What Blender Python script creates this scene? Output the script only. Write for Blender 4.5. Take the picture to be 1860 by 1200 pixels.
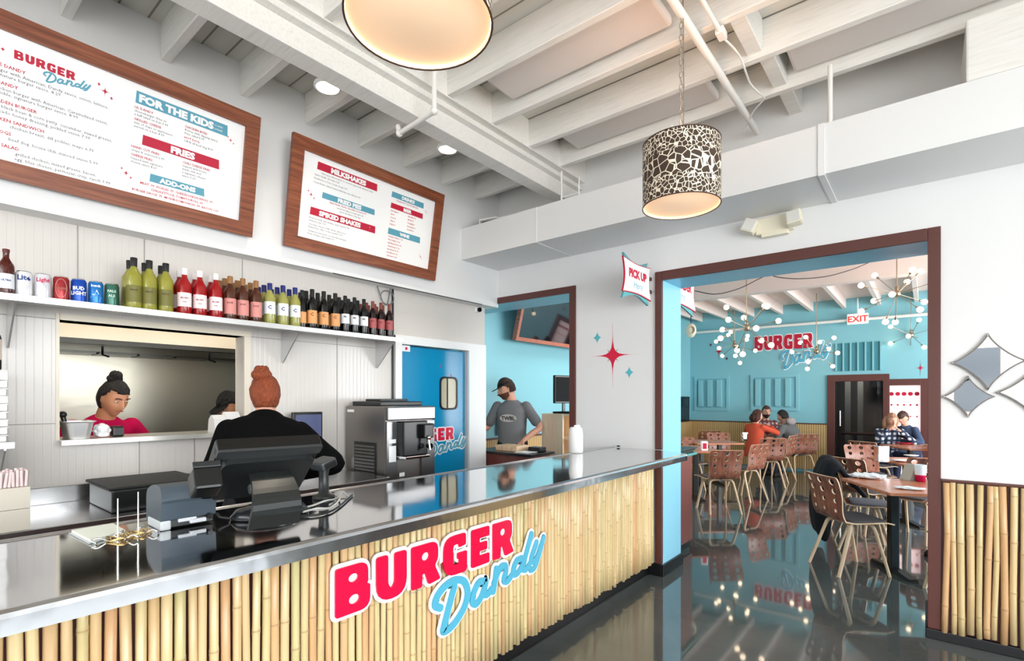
import bpy, bmesh, math, random
from math import sin, cos, pi, radians, atan2, hypot
from mathutils import Vector, Matrix, Euler

for _o in list(bpy.data.objects):
    bpy.data.objects.remove(_o)
SC = bpy.context.scene
COL = SC.collection
RND = random.Random(7)

# ------------------------------------------------------------------ camera
EYE = 1.5
FPX = 932.0
YAW = math.atan((1685 - 930) / 932.0)
cam_d = bpy.data.cameras.new('camera')
cam_d.sensor_fit = 'HORIZONTAL'
cam_d.sensor_width = 36.0
cam_d.lens = FPX / 1860 * 36.0
cam_d.shift_y = (723 - 600) / 1860.0
cam_d.clip_start = 0.05
cam_d.clip_end = 200
cam = bpy.data.objects.new('camera', cam_d)
COL.objects.link(cam)
cam.location = (0, 0, EYE)
cam.rotation_euler = (pi / 2, 0, YAW)
SC.camera = cam

# ------------------------------------------------------------------ world
w = bpy.data.worlds.new('daylight')
SC.world = w
w.use_nodes = True
bg = w.node_tree.nodes['Background']
bg.inputs[0].default_value = (0.93, 0.97, 1.0, 1)
bg.inputs[1].default_value = 5.0

# ------------------------------------------------------------------ exposure
SC.view_settings.view_transform = 'Standard'
SC.view_settings.look = 'None'
SC.view_settings.gamma = 1
SC.view_settings.use_curve_mapping = False
SC.view_settings.exposure = 0.52
SC.cycles.max_bounces = 10
SC.cycles.diffuse_bounces = 6
SC.cycles.glossy_bounces = 5
SC.cycles.transmission_bounces = 6
SC.cycles.sample_clamp_indirect = 6.0
SC.cycles.caustics_reflective = False
SC.cycles.caustics_refractive = False
SC.cycles.use_denoising = True


def area(name, loc, rot, sx, sy, power, color=(1, 1, 1), portal=False):
    d = bpy.data.lights.new(name, 'AREA')
    d.shape = 'RECTANGLE'
    d.size = sx
    d.size_y = sy
    d.energy = power
    d.color = color
    if portal:
        d.cycles.is_portal = True
    o = bpy.data.objects.new(name, d)
    COL.objects.link(o)
    o.location = loc
    o.rotation_euler = rot
    return o


# daylight coming in through the street windows (front and right of the front
# room, right and far end of the dining room)
area('front_window_daylight', (0.0, -2.96, 1.75), (radians(113), 0, pi), 6.6, 2.7, 235, (0.95, 0.98, 1.0))
area('right_window_daylight', (3.14, 0.3, 1.75), (radians(118), 0, radians(90)), 5.2, 2.4, 70, (0.95, 0.98, 1.0))
area('dining_window_daylight', (3.9, 8.2, 1.7), (radians(104), 0, radians(90)), 6.0, 2.4, 280, (0.95, 0.98, 1.0))
# added fill light for the kitchen behind the hatch, no fixture known there
area('kitchen_fill_light', (-4.02, 1.2, 2.45), (0, 0, 0), 0.3, 2.2, 9, (1.0, 0.95, 0.82))
area('back_room_fill_light', (-1.0, 13.3, 2.55), (0, 0, 0), 0.6, 0.6, 14, (1.0, 0.92, 0.85))  # added to lift the dark room behind the glass door, no lamp seen
area('pickup_fill_light', (-3.4, 6.6, 3.2), (0, 0, 0), 1.2, 1.6, 28, (1.0, 0.93, 0.88))  # added fill that brightens the pick-up corner, not a visible fixture


# ------------------------------------------------------------------ helpers
def ray(px, py):
    u = (px - 930) / FPX
    return Vector((-sin(YAW) + u * cos(YAW), cos(YAW) + u * sin(YAW), (723 - py) / FPX))


def at(px, py, x=None, y=None, z=None, t=None):
    """the world point seen at a photo pixel, on the plane x=, y= or z="""
    d = ray(px, py)
    if x is not None:
        t = x / d.x
    elif y is not None:
        t = y / d.y
    elif z is not None:
        t = (z - EYE) / d.z
    return Vector((d.x * t, d.y * t, EYE + d.z * t))


def tag(o, label=None, cat=None, group=None, kind=None):
    if label:
        o['label'] = label
    if cat:
        o['category'] = cat
    if group:
        o['group'] = group
    if kind:
        o['kind'] = kind
    return o


def empty(name, loc=(0, 0, 0), rz=0.0, label=None, cat=None, group=None, kind=None):
    o = bpy.data.objects.new(name, None)
    COL.objects.link(o)
    o.empty_display_size = 0.1
    o.location = loc
    o.rotation_euler = (0, 0, rz)
    return tag(o, label, cat, group, kind)


def copy_tree(o, parent=None):
    c = o.copy()
    COL.objects.link(c)
    if parent is not None:
        c.parent = parent
    for ch in list(o.children):
        copy_tree(ch, c)
    return c


def V(*a):
    return Vector(a)


def rotz(a):
    return Matrix.Rotation(a, 4, 'Z')


class MB:
    """collects shapes and links them as ONE mesh object"""

    def __init__(self):
        self.v = []
        self.f = []
        self.m = []
        self.s = []
        self.col = None

    def add(self, vs, fs, mi=0, smooth=False, M=None):
        n = len(self.v)
        for p in vs:
            p = Vector(p)
            self.v.append(M @ p if M is not None else p)
        for f in fs:
            self.f.append([i + n for i in f])
            self.m.append(mi)
            self.s.append(smooth)
        return self

    def bm(self, b, mi=0, smooth=False, M=None):
        b.verts.ensure_lookup_table()
        b.verts.index_update()
        self.add([x.co.copy() for x in b.verts], [[q.index for q in f.verts] for f in b.faces], mi, smooth, M)
        b.free()
        return self

    def box(self, lo, hi, bev=0.0, mi=0, M=None, seg=2):
        x0, y0, z0 = lo
        x1, y1, z1 = hi
        if bev <= 0:
            vs = [(x0, y0, z0), (x1, y0, z0), (x1, y1, z0), (x0, y1, z0), (x0, y0, z1), (x1, y0, z1), (x1, y1, z1), (x0, y1, z1)]
            fs = [(0, 3, 2, 1), (4, 5, 6, 7), (0, 1, 5, 4), (1, 2, 6, 5), (2, 3, 7, 6), (3, 0, 4, 7)]
            return self.add(vs, fs, mi, False, M)
        b = bmesh.new()
        bmesh.ops.create_cube(b, size=1)
        for q in b.verts:
            q.co = V((x0 + x1) / 2 + q.co.x * (x1 - x0), (y0 + y1) / 2 + q.co.y * (y1 - y0), (z0 + z1) / 2 + q.co.z * (z1 - z0))
        bmesh.ops.bevel(b, geom=list(b.edges), offset=bev, segments=seg, profile=0.6, affect='EDGES')
        return self.bm(b, mi, False, M)

    def cbox(self, c, s, bev=0.0, mi=0, M=None):
        return self.box([c[i] - s[i] / 2 for i in range(3)], [c[i] + s[i] / 2 for i in range(3)], bev, mi, M)

    def tube(self, pts, r, n=10, mi=0, M=None, caps=True):
        """round tube along points; r a number or one radius per point"""
        pts = [Vector(p) for p in pts]
        rr = r if isinstance(r, (list, tuple)) else [r] * len(pts)
        vs = []
        prev = None
        for i, p in enumerate(pts):
            if i == 0:
                d = pts[1] - pts[0]
            elif i == len(pts) - 1:
                d = pts[-1] - pts[-2]
            else:
                d = (pts[i + 1] - pts[i]).normalized() + (pts[i] - pts[i - 1]).normalized()
            d.normalize()
            if prev is None:
                a = V(0, 0, 1) if abs(d.z) < 0.9 else V(1, 0, 0)
                e = d.cross(a).normalized()
            else:
                e = (prev - d * prev.dot(d)).normalized()
            prev = e
            g = d.cross(e)
            for k in range(n):
                t = 2 * pi * k / n
                vs.append(p + (e * cos(t) + g * sin(t)) * rr[i])
        fs = []
        for i in range(len(pts) - 1):
            for k in range(n):
                a, b_ = i * n + k, i * n + (k + 1) % n
                fs.append((a, b_, b_ + n, a + n))
        self.add(vs, fs, mi, True, M)
        if caps:
            self.add(vs[:n], [list(range(n))[::-1]], mi, False, M)
            self.add(vs[-n:], [list(range(n))], mi, False, M)
        return self

    def lathe(self, prof, n=24, c=(0, 0, 0), mi=0, M=None, smooth=True, a0=0.0, a1=2 * pi):
        """prof: (radius, z) from bottom to top"""
        full = abs(a1 - a0 - 2 * pi) < 1e-6
        k = n if full else n + 1
        vs, fs = [], []
        for r, z in prof:
            for i in range(k):
                t = a0 + (a1 - a0) * i / n
                vs.append((c[0] + r * cos(t), c[1] + r * sin(t), c[2] + z))
        for j in range(len(prof) - 1):
            for i in range(n):
                i2 = (i + 1) % k
                a, b_, d, e = j * k + i, j * k + i2, (j + 1) * k + i2, (j + 1) * k + i
                fs.append((a, b_, d, e))
        self.add(vs, fs, mi, smooth, M)
        return self

    def prism(self, poly, z0, z1, mi=0, M=None, holes=()):
        """flat outline (x,y) with holes extruded from z0 to z1"""
        vs, fs = fill2d(poly, holes)
        n = len(vs)
        self.add([(x, y, z1) for x, y in vs], fs, mi, False, M)
        self.add([(x, y, z0) for x, y in vs], [f[::-1] for f in fs], mi, False, M)
        for ring in [poly] + list(holes):
            m = len(ring)
            a = [(x, y, z0) for x, y in ring] + [(x, y, z1) for x, y in ring]
            self.add(a, [(i, (i + 1) % m, m + (i + 1) % m, m + i) for i in range(m)], mi, False, M)
        return self

    def sphere(self, c, r, n=16, mi=0, M=None, sc=(1, 1, 1)):
        prof = []
        m = max(6, n // 2)
        vs, fs = [], []
        for j in range(m + 1):
            ph = -pi / 2 + pi * j / m
            for i in range(n):
                t = 2 * pi * i / n
                vs.append((c[0] + r * sc[0] * cos(ph) * cos(t), c[1] + r * sc[1] * cos(ph) * sin(t), c[2] + r * sc[2] * sin(ph)))
        for j in range(m):
            for i in range(n):
                fs.append((j * n + i, j * n + (i + 1) % n, (j + 1) * n + (i + 1) % n, (j + 1) * n + i))
        return self.add(vs, fs, mi, True, M)

    def build(self, name, mats, parent=None, clean=False, fix=True):
        me = bpy.data.meshes.new(name)
        me.from_pydata([tuple(p) for p in self.v], [], self.f)
        me.validate()
        if not isinstance(mats, (list, tuple)):
            mats = [mats]
        for m in mats:
            me.materials.append(m)
        if len(me.polygons) == len(self.m):
            me.polygons.foreach_set('material_index', self.m)
            me.polygons.foreach_set('use_smooth', self.s)
        if fix or clean:
            b = bmesh.new()
            b.from_mesh(me)
            bmesh.ops.recalc_face_normals(b, faces=b.faces)
            b.to_mesh(me)
            b.free()
        if self.col:
            at_ = me.color_attributes.new('tint', 'FLOAT_COLOR', 'POINT')
        me.update()
        o = bpy.data.objects.new(name, me)
        COL.objects.link(o)
        if parent is not None:
            o.parent = parent
        return o


def fill2d(poly, holes=()):
    b = bmesh.new()
    for ring in [poly] + list(holes):
        vv = [b.verts.new((x, y, 0)) for x, y in ring]
        for i in range(len(vv)):
            b.edges.new((vv[i], vv[(i + 1) % len(vv)]))
    bmesh.ops.triangle_fill(b, use_beauty=True, use_dissolve=False, edges=b.edges, normal=(0, 0, 1))
    for f in b.faces:
        if f.normal.z < 0:
            f.normal_flip()
    b.verts.index_update()
    vs = [(q.co.x, q.co.y) for q in b.verts]
    fs = [[q.index for q in f.verts] for f in b.faces]
    b.free()
    return vs, fs


def rounded(pts, seg=5):
    """pts: (x, y, radius) corners -> outline with rounded corners"""
    out = []
    n = len(pts)
    for i in range(n):
        p0, p1, p2 = Vector(pts[i - 1][:2]), Vector(pts[i][:2]), Vector(pts[(i + 1) % n][:2])
        r = pts[i][2]
        a, b_ = (p0 - p1), (p2 - p1)
        la, lb = a.length, b_.length
        k = min(r, la * 0.49, lb * 0.49)
        if k < 1e-6:
            out.append(tuple(p1))
            continue
        a.normalize()
        b_.normalize()
        s, e = p1 + a * k, p1 + b_ * k
        for j in range(seg + 1):
            t = j / seg
            q = s * (1 - t) ** 2 + p1 * 2 * t * (1 - t) + e * t * t
            out.append((q.x, q.y))
    return out


def rrect(x0, y0, x1, y1, r, seg=4):
    return rounded([(x0, y0, r), (x1, y0, r), (x1, y1, r), (x0, y1, r)], seg)


def circle(cx, cy, rx, ry=None, n=20):
    ry = rx if ry is None else ry
    return [(cx + rx * cos(2 * pi * i / n), cy + ry * sin(2 * pi * i / n)) for i in range(n)]


def catmull(pts, k=6):
    pts = [Vector(p) for p in pts]
    if len(pts) < 3:
        return pts
    q = [pts[0] * 2 - pts[1]] + pts + [pts[-1] * 2 - pts[-2]]
    out = []
    for i in range(1, len(q) - 2):
        a, b_, c, d = q[i - 1], q[i], q[i + 1], q[i + 2]
        for j in range(k):
            t = j / k
            out.append(0.5 * ((2 * b_) + (c - a) * t + (2 * a - 5 * b_ + 4 * c - d) * t * t + (3 * b_ - a - 3 * c + d) * t ** 3))
    out.append(pts[-1])
    return out


# a flat frame standing on a wall: local (s, t, out) -> world
def frame(origin, s_dir, t_dir):
    s = Vector(s_dir).normalized()
    t = Vector(t_dir).normalized()
    n = s.cross(t)
    M = Matrix.Identity(4)
    for i in range(3):
        M[i][0], M[i][1], M[i][2], M[i][3] = s[i], t[i], n[i], origin[i]
    return M


# ------------------------------------------------------------------ materials
def mat(name, color, rough=0.5, metal=0.0, spec=0.5, emit=None, estr=0.0, trans=0.0, ior=1.45, coat=0.0, alpha=1.0):
    m = bpy.data.materials.new(name)
    m.use_nodes = True
    p = m.node_tree.nodes['Principled BSDF']
    p.inputs['Base Color'].default_value = (*color, 1)
    p.inputs['Roughness'].default_value = rough
    p.inputs['Metallic'].default_value = metal
    p.inputs['Specular IOR Level'].default_value = spec
    p.inputs['IOR'].default_value = ior
    if emit:
        p.inputs['Emission Color'].default_value = (*emit, 1)
        p.inputs['Emission Strength'].default_value = estr
    if trans:
        p.inputs['Transmission Weight'].default_value = trans
    if coat:
        p.inputs['Coat Weight'].default_value = coat
        p.inputs['Coat Roughness'].default_value = 0.03
    if alpha < 1:
        p.inputs['Alpha'].default_value = alpha
    return m


def nodes(m):
    return m.node_tree.nodes, m.node_tree.links, m.node_tree.nodes['Principled BSDF']


def srgb(r, g, b_):
    def f(c):
        c /= 255.0
        return c / 12.92 if c <= 0.04045 else ((c + 0.055) / 1.055) ** 2.4
    return (f(r), f(g), f(b_))


def coords(m, scale=(1, 1, 1), kind='Object', rot=(0, 0, 0)):
    N, L, P = nodes(m)
    tc = N.new('ShaderNodeTexCoord')
    mp = N.new('ShaderNodeMapping')
    mp.inputs['Scale'].default_value = scale
    mp.inputs['Rotation'].default_value = rot
    L.new(tc.outputs[kind], mp.inputs['Vector'])
    return mp.outputs[0]


def ramp(m, fac, stops):
    N, L, P = nodes(m)
    r = N.new('ShaderNodeValToRGB')
    e = r.color_ramp.elements
    while len(e) < len(stops):
        e.new(0.5)
    for i, (p, c) in enumerate(stops):
        e[i].position = p
        e[i].color = (*c, 1)
    L.new(fac, r.inputs[0])
    return r.outputs[0]


def noise(m, vec, scale=5, detail=3, rough=0.5, dist=0.0):
    N, L, P = nodes(m)
    n = N.new('ShaderNodeTexNoise')
    n.inputs['Scale'].default_value = scale
    n.inputs['Detail'].default_value = detail
    n.inputs['Roughness'].default_value = rough
    n.inputs['Distortion'].default_value = dist
    L.new(vec, n.inputs['Vector'])
    return n.outputs['Fac']


def bump(m, h, strength=0.2, dist=0.01):
    N, L, P = nodes(m)
    b_ = N.new('ShaderNodeBump')
    b_.inputs['Strength'].default_value = strength
    b_.inputs['Distance'].default_value = dist
    L.new(h, b_.inputs['Height'])
    L.new(b_.outputs[0], P.inputs['Normal'])


def wave(m, vec, scale, direction='X', dist=0.0, profile='SIN', dscale=1.0, detail=2):
    N, L, P = nodes(m)
    w_ = N.new('ShaderNodeTexWave')
    w_.bands_direction = direction
    w_.wave_profile = profile
    w_.inputs['Scale'].default_value = scale
    w_.inputs['Distortion'].default_value = dist
    w_.inputs['Detail'].default_value = detail
    w_.inputs['Detail Scale'].default_value = dscale
    L.new(vec, w_.inputs['Vector'])
    return w_.outputs['Fac']


WHITE = mat('white_wall_paint', srgb(232, 232, 232), 0.45)
_v = coords(WHITE)
bump(WHITE, noise(WHITE, _v, 60, 2), 0.04, 0.003)
JOIST = mat('painted_timber', srgb(232, 230, 224), 0.5)
_v = coords(JOIST, (2, 30, 30))
_n = noise(JOIST, _v, 2.2, 5, 0.6)
nodes(JOIST)[1].new(ramp(JOIST, _n, [(0.25, srgb(222, 219, 212)), (0.45, srgb(234, 232, 227)), (0.75, srgb(240, 238, 234))]), nodes(JOIST)[2].inputs['Base Color'])
bump(JOIST, _n, 0.25, 0.006)
DECK = mat('painted_deck_planks', srgb(222, 220, 213), 0.6)
_v = coords(DECK)
_w = wave(DECK, _v, 2.2, 'Y', 0.0)
nodes(DECK)[1].new(ramp(DECK, _w, [(0.0, srgb(120, 116, 108)), (0.03, srgb(212, 209, 201)), (1.0, srgb(222, 220, 213))]), nodes(DECK)[2].inputs['Base Color'])
BEAD = mat('glossy_white_wallboard', srgb(212, 206, 200), 0.22)
_v = coords(BEAD)
_w = wave(BEAD, _v, 9.0, 'Y', 0.0)
bump(BEAD, ramp(BEAD, _w, [(0.0, (0, 0, 0)), (0.08, (1, 1, 1)), (1.0, (1, 1, 1))]), 0.35, 0.002)
BLUE = mat('turquoise_wall_paint', srgb(134, 192, 203), 0.35)
TEAL = mat('teal_reveal_paint', srgb(134, 194, 216), 0.3)
BROWN = mat('brown_painted_trim', srgb(92, 52, 46), 0.4)
BLACK = mat('black_baseboard', srgb(14, 14, 16), 0.35)
FLOOR = mat('polished_grey_epoxy', srgb(60, 64, 64), 0.05, spec=0.6, ior=1.5, coat=0.35)
_v = coords(FLOOR)
_n = noise(FLOOR, _v, 1.1, 4, 0.55, 0.4)
nodes(FLOOR)[1].new(ramp(FLOOR, _n, [(0.3, srgb(70, 76, 76)), (0.7, srgb(90, 95, 94))]), nodes(FLOOR)[2].inputs['Base Color'])
STEEL = mat('brushed_stainless_steel', (0.62, 0.62, 0.62), 0.22, 1.0)
_v = coords(STEEL, (3, 3, 60))
_n = noise(STEEL, _v, 3, 3)
bump(STEEL, _n, 0.05, 0.002)
COUNTER = mat('polished_steel_countertop', (0.60, 0.60, 0.61), 0.07, 1.0)
_v = coords(COUNTER)
bump(COUNTER, noise(COUNTER, _v, 2.0, 2), 0.12, 0.01)
EDGE = mat('polished_steel_edge', (0.56, 0.57, 0.59), 0.16, 1.0)
_v = coords(EDGE, (1, 1, 1))
bump(EDGE, noise(EDGE, _v, 7.0, 2), 0.25, 0.01)
HATCH = mat('worn_kitchen_steel', (0.56, 0.53, 0.44), 0.32, 1.0)
_v = coords(HATCH, (1, 1, 3))
bump(HATCH, noise(HATCH, _v, 2.0, 3), 0.15, 0.02)
DARK = mat('dark_grey_plastic', srgb(28, 31, 32), 0.35)
BLK = mat('black_plastic', srgb(10, 11, 12), 0.3)
CHROME = mat('chrome', (0.8, 0.8, 0.8), 0.08, 1.0)
RED = mat('crimson_sign_face', srgb(222, 6, 62), 0.3)
SKYB = mat('sky_blue_sign_face', srgb(84, 172, 200), 0.3)
SIGNW = mat('white_sign_face', srgb(248, 248, 248), 0.35)
INKR = mat('red_print', srgb(192, 14, 54), 0.5)
INKB = mat('blue_print', srgb(90, 160, 182), 0.5)
INKK = mat('grey_print', srgb(96, 92, 98), 0.5)
CREAM = mat('cream_enamel', srgb(232, 224, 200), 0.4)


def bamboo_mat():
    m = mat('bamboo_culm', srgb(226, 200, 140), 0.32, coat=0.15)
    N, L, P = nodes(m)
    a = N.new('ShaderNodeAttribute')
    a.attribute_name = 'tint'
    s = N.new('ShaderNodeSeparateColor')
    L.new(a.outputs['Color'], s.inputs[0])
    base = ramp(m, s.outputs[0], [(0.0, srgb(206, 188, 140)), (0.3, srgb(224, 202, 156)), (0.6, srgb(218, 190, 146)), (0.78, srgb(212, 168, 124)), (0.88, srgb(216, 194, 146)), (1.0, srgb(204, 194, 144))])
    v = coords(m, (30, 30, 2.0))
    n = noise(m, v, 1.5, 4, 0.6)
    mx = N.new('ShaderNodeMix')
    mx.data_type = 'RGBA'
    mx.blend_type = 'MULTIPLY'
    mx.inputs[0].default_value = 0.55
    L.new(base, mx.inputs[6])
    L.new(ramp(m, n, [(0.25, srgb(222, 204, 178)), (0.6, srgb(255, 250, 242))]), mx.inputs[7])
    mr = N.new('ShaderNodeMix')
    mr.data_type = 'RGBA'
    L.new(s.outputs[1], mr.inputs[0])
    L.new(mx.outputs[2], mr.inputs[6])
    mr.inputs[7].default_value = (*srgb(160, 126, 84), 1)
    L.new(mr.outputs[2], P.inputs['Base Color'])
    return m


BAMBOO = bamboo_mat()


def wood_mat(name, c0, c1, c2, rough=0.4, sc=(1.5, 18, 18), k=3.0):
    m = mat(name, c1, rough)
    v = coords(m, sc)
    n = noise(m, v, k, 6, 0.6, 0.8)
    nodes(m)[1].new(ramp(m, n, [(0.3, c0), (0.5, c1), (0.72, c2)]), nodes(m)[2].inputs['Base Color'])
    return m


def bamboo_screen(name, axis, a0, a1, fixed, z0, z1, rr, pitch, parent=None, seed=3, wob=.004):
    """a row of split culms side by side: axis 'y' runs along y at x=fixed, 'x' along x"""
    rnd = random.Random(seed)
    vs, fs, tint = [], [], []
    n = 8
    a = a0
    while a < a1:
        r = rr * rnd.uniform(0.82, 1.12)
        a += r
        if a + r > a1:
            break
        hue = rnd.random()
        wob1, wob2, ph = rnd.uniform(-wob, wob), rnd.uniform(-wob, wob) * .6, rnd.uniform(0, 6)
        zt = z1 - rnd.uniform(0, 0.004)
        zb = z0 + rnd.uniform(-0.012, 0.012)
        knots = []
        z = zb + rnd.uniform(0.05, 0.3)
        while z < zt - 0.03:
            knots.append(z)
            z += rnd.uniform(0.26, 0.46)
        zs = [(zb, 1, 0)]
        for k in knots:
            zs += [(k - 0.012, 1.0, 0), (k - 0.004, 1.08, .15), (k, 1.03, .7), (k + 0.005, 1.06, .12), (k + 0.014, 0.98, 0)]
        zs.append((zt, 1, 0))
        for z, kk, dk in zs:
            off = wob1 * sin(z * 5 + ph) + wob2 * sin(z * 2.3)
            for i in range(n):
                t = 2 * pi * i / n
                p = (a + off + r * kk * cos(t), r * kk * sin(t) * 0.9)
                vs.append((fixed + p[1], p[0], z) if axis == 'y' else (p[0], fixed + p[1], z))
                tint.append((hue, dk, 0, 1))
        m = len(zs)
        b0 = len(vs) - m * n
        for j in range(m - 1):
            for i in range(n):
                fs.append((b0 + j * n + i, b0 + j * n + (i + 1) % n, b0 + (j + 1) * n + (i + 1) % n, b0 + (j + 1) * n + i))
        fs.append([b0 + i for i in range(n)])
        fs.append([b0 + (m - 1) * n + i for i in range(n)])
        a += r * rnd.uniform(0.96, 1.04) + (pitch - 2 * rr)
    me = bpy.data.meshes.new(name)
    me.from_pydata(vs, [], fs)
    me.materials.append(BAMBOO)
    ca = me.color_attributes.new('tint', 'FLOAT_COLOR', 'POINT')
    flat = [c for q in tint for c in q]
    ca.data.foreach_set('color', flat)
    for p in me.polygons:
        p.use_smooth = len(p.vertices) == 4
    b_ = bmesh.new()
    b_.from_mesh(me)
    bmesh.ops.recalc_face_normals(b_, faces=b_.faces)
    b_.to_mesh(me)
    b_.free()
    o = bpy.data.objects.new(name, me)
    COL.objects.link(o)
    if parent is not None:
        o.parent = parent
    return o


# ------------------------------------------------------------------ lettering
_texts = []


def text_local(body, size, bold=0.0, align='LEFT', line=1.0, shear=0.0, res=3, wx=1.0):
    """flat lettering as (verts, faces) in a local x/y plane"""
    c = bpy.data.curves.new('lettering', 'FONT')
    c.body = body
    c.size = size
    c.align_x = align
    c.space_line = line
    c.shear = shear
    c.offset = bold
    c.resolution_u = res
    o = bpy.data.objects.new('lettering', c)
    COL.objects.link(o)
    bpy.context.view_layer.update()
    dg = bpy.context.evaluated_depsgraph_get()
    me = bpy.data.meshes.new_from_object(o.evaluated_get(dg))
    vs = [(p.co.x * wx, p.co.y, 0.0) for p in me.vertices]
    fs = [list(p.vertices) for p in me.polygons]
    bpy.data.objects.remove(o)
    bpy.data.curves.remove(c)
    bpy.data.meshes.remove(me)
    return vs, fs


GL = {
    'B': (0.90, [rounded([(0, 0, .06), (.80, 0, .27), (.80, .50, .14), (.72, .53, .02), (.75, .57, .12), (.75, 1, .24), (0, 1, .07)]),
                 circle(.42, .28, .125, .10, 12), circle(.40, .73, .115, .09, 12)]),
    'U': (0.88, [rounded([(0, 1, .08), (.30, 1, .07), (.30, .34, .08), (.385, .23, .05), (.47, .34, .08), (.47, 1, .07), (.80, 1, .08), (.80, 0, .40), (0, 0, .40)])]),
    'R': (0.92, [rounded([(0, 0, .06), (.31, 0, .06), (.32, .30, .04), (.40, .30, .03), (.50, 0, .07), (.88, .05, .06), (.70, .42, .05), (.80, .56, .10), (.80, 1, .28), (0, 1, .07)]),
                 circle(.41, .70, .11, .10, 12)]),
    'G': (0.90, [rounded([(.76, 1, .08), (0, 1, .40), (0, 0, .40), (.80, 0, .12), (.80, .53, .05), (.46, .53, .05), (.46, .38, .03), (.52, .36, .02), (.52, .25, .04), (.32, .25, .09), (.32, .76, .10), (.50, .76, .04), (.52, .66, .03), (.76, .69, .05)])]),
    'E': (0.78, [rounded([(0, 0, .07), (.69, 0, .06), (.69, .27, .05), (.31, .27, .03), (.31, .38, .03), (.60, .38, .05), (.60, .61, .05), (.31, .61, .03), (.31, .73, .03), (.69, .73, .05), (.69, 1, .06), (0, 1, .07)])]),
}
BW = 1.105
DANDY = [[(1.64, 0.523), (1.609, 0.544), (1.621, 0.581), (1.668, 0.613), (1.733, 0.624), (1.792, 0.602), (1.818, 0.546), (1.8, 0.484), (1.749, 0.435), (1.7, 0.41), (1.66, 0.409), (1.664, 0.434), (1.688, 0.496), (1.729, 0.596)],
         [(1.94, 0.564), (1.898, 0.566), (1.862, 0.527), (1.853, 0.486), (1.876, 0.467), (1.912, 0.487), (1.943, 0.534), (1.95, 0.558)],
         [(1.943, 0.534), (1.936, 0.499), (1.964, 0.49), (1.993, 0.507)],
         [(2.032, 0.6), (2.022, 0.544), (2.008, 0.49)],
         [(2.014, 0.533), (2.062, 0.595), (2.103, 0.598), (2.108, 0.567), (2.093, 0.525), (2.119, 0.511), (2.156, 0.531)],
         [(2.245, 0.603), (2.199, 0.598), (2.172, 0.557), (2.183, 0.53), (2.221, 0.537), (2.266, 0.581)],
         [(2.335, 0.716), (2.271, 0.587), (2.254, 0.546), (2.283, 0.531), (2.323, 0.556)],
         [(2.383, 0.659), (2.335, 0.585), (2.347, 0.559), (2.389, 0.576), (2.454, 0.673)],
         [(2.454, 0.673), (2.401, 0.569), (2.365, 0.521), (2.329, 0.516)]]
DANDY = [[((a - 1.106) / .185, (b - .65) / .185) for a, b in s] for s in DANDY]


def grow(ring, d):
    """push an outline outwards (positive) or inwards"""
    n = len(ring)
    area_ = sum(ring[i][0] * ring[(i + 1) % n][1] - ring[(i + 1) % n][0] * ring[i][1] for i in range(n))
    sg = 1 if area_ > 0 else -1
    out = []
    for i in range(n):
        a, b_, c = Vector(ring[i - 1]), Vector(ring[i]), Vector(ring[(i + 1) % n])
        e1, e2 = (b_ - a), (c - b_)
        if e1.length < 1e-9 or e2.length < 1e-9:
            out.append(ring[i])
            continue
        e1.normalize()
        e2.normalize()
        nn = V(e1.y + e2.y, -(e1.x + e2.x), 0)
        if nn.length < 1e-6:
            nn = V(e1.y, -e1.x, 0)
        nn.normalize()
        out.append((b_.x + nn.x * d * sg, b_.y + nn.y * d * sg))
    return out


def ribbon(mb, pts, wd, z0, z1, M, mi=0):
    """a pen stroke of width wd with round ends, from height z0 to z1"""
    pts = [(p.x, p.y) for p in [Vector((a, b_, 0)) for a, b_ in pts]]
    pp = [Vector((a, b_, 0)) for a, b_ in pts]
    sm = catmull(pp, 5)
    L_, R_ = [], []
    for i, p in enumerate(sm):
        d = (sm[min(i + 1, len(sm) - 1)] - sm[max(i - 1, 0)])
        d.normalize()
        nn = V(-d.y, d.x, 0) * wd / 2
        L_.append(p + nn)
        R_.append(p - nn)
    n = len(sm)
    vs = [(p.x, p.y, z1) for p in L_] + [(p.x, p.y, z1) for p in R_] + [(p.x, p.y, z0) for p in L_] + [(p.x, p.y, z0) for p in R_]
    fs = []
    for i in range(n - 1):
        fs += [(n + i, n + i + 1, i + 1, i), (i, i + 1, 2 * n + i + 1, 2 * n + i), (n + i + 1, n + i, 3 * n + i, 3 * n + i + 1)]
    mb.add(vs, fs, mi, False, M)
    for e in (sm[0], sm[-1]):
        mb.prism(circle(e.x, e.y, wd / 2 * .995, n=14), z0, z1 - .0003, mi, M)


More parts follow.
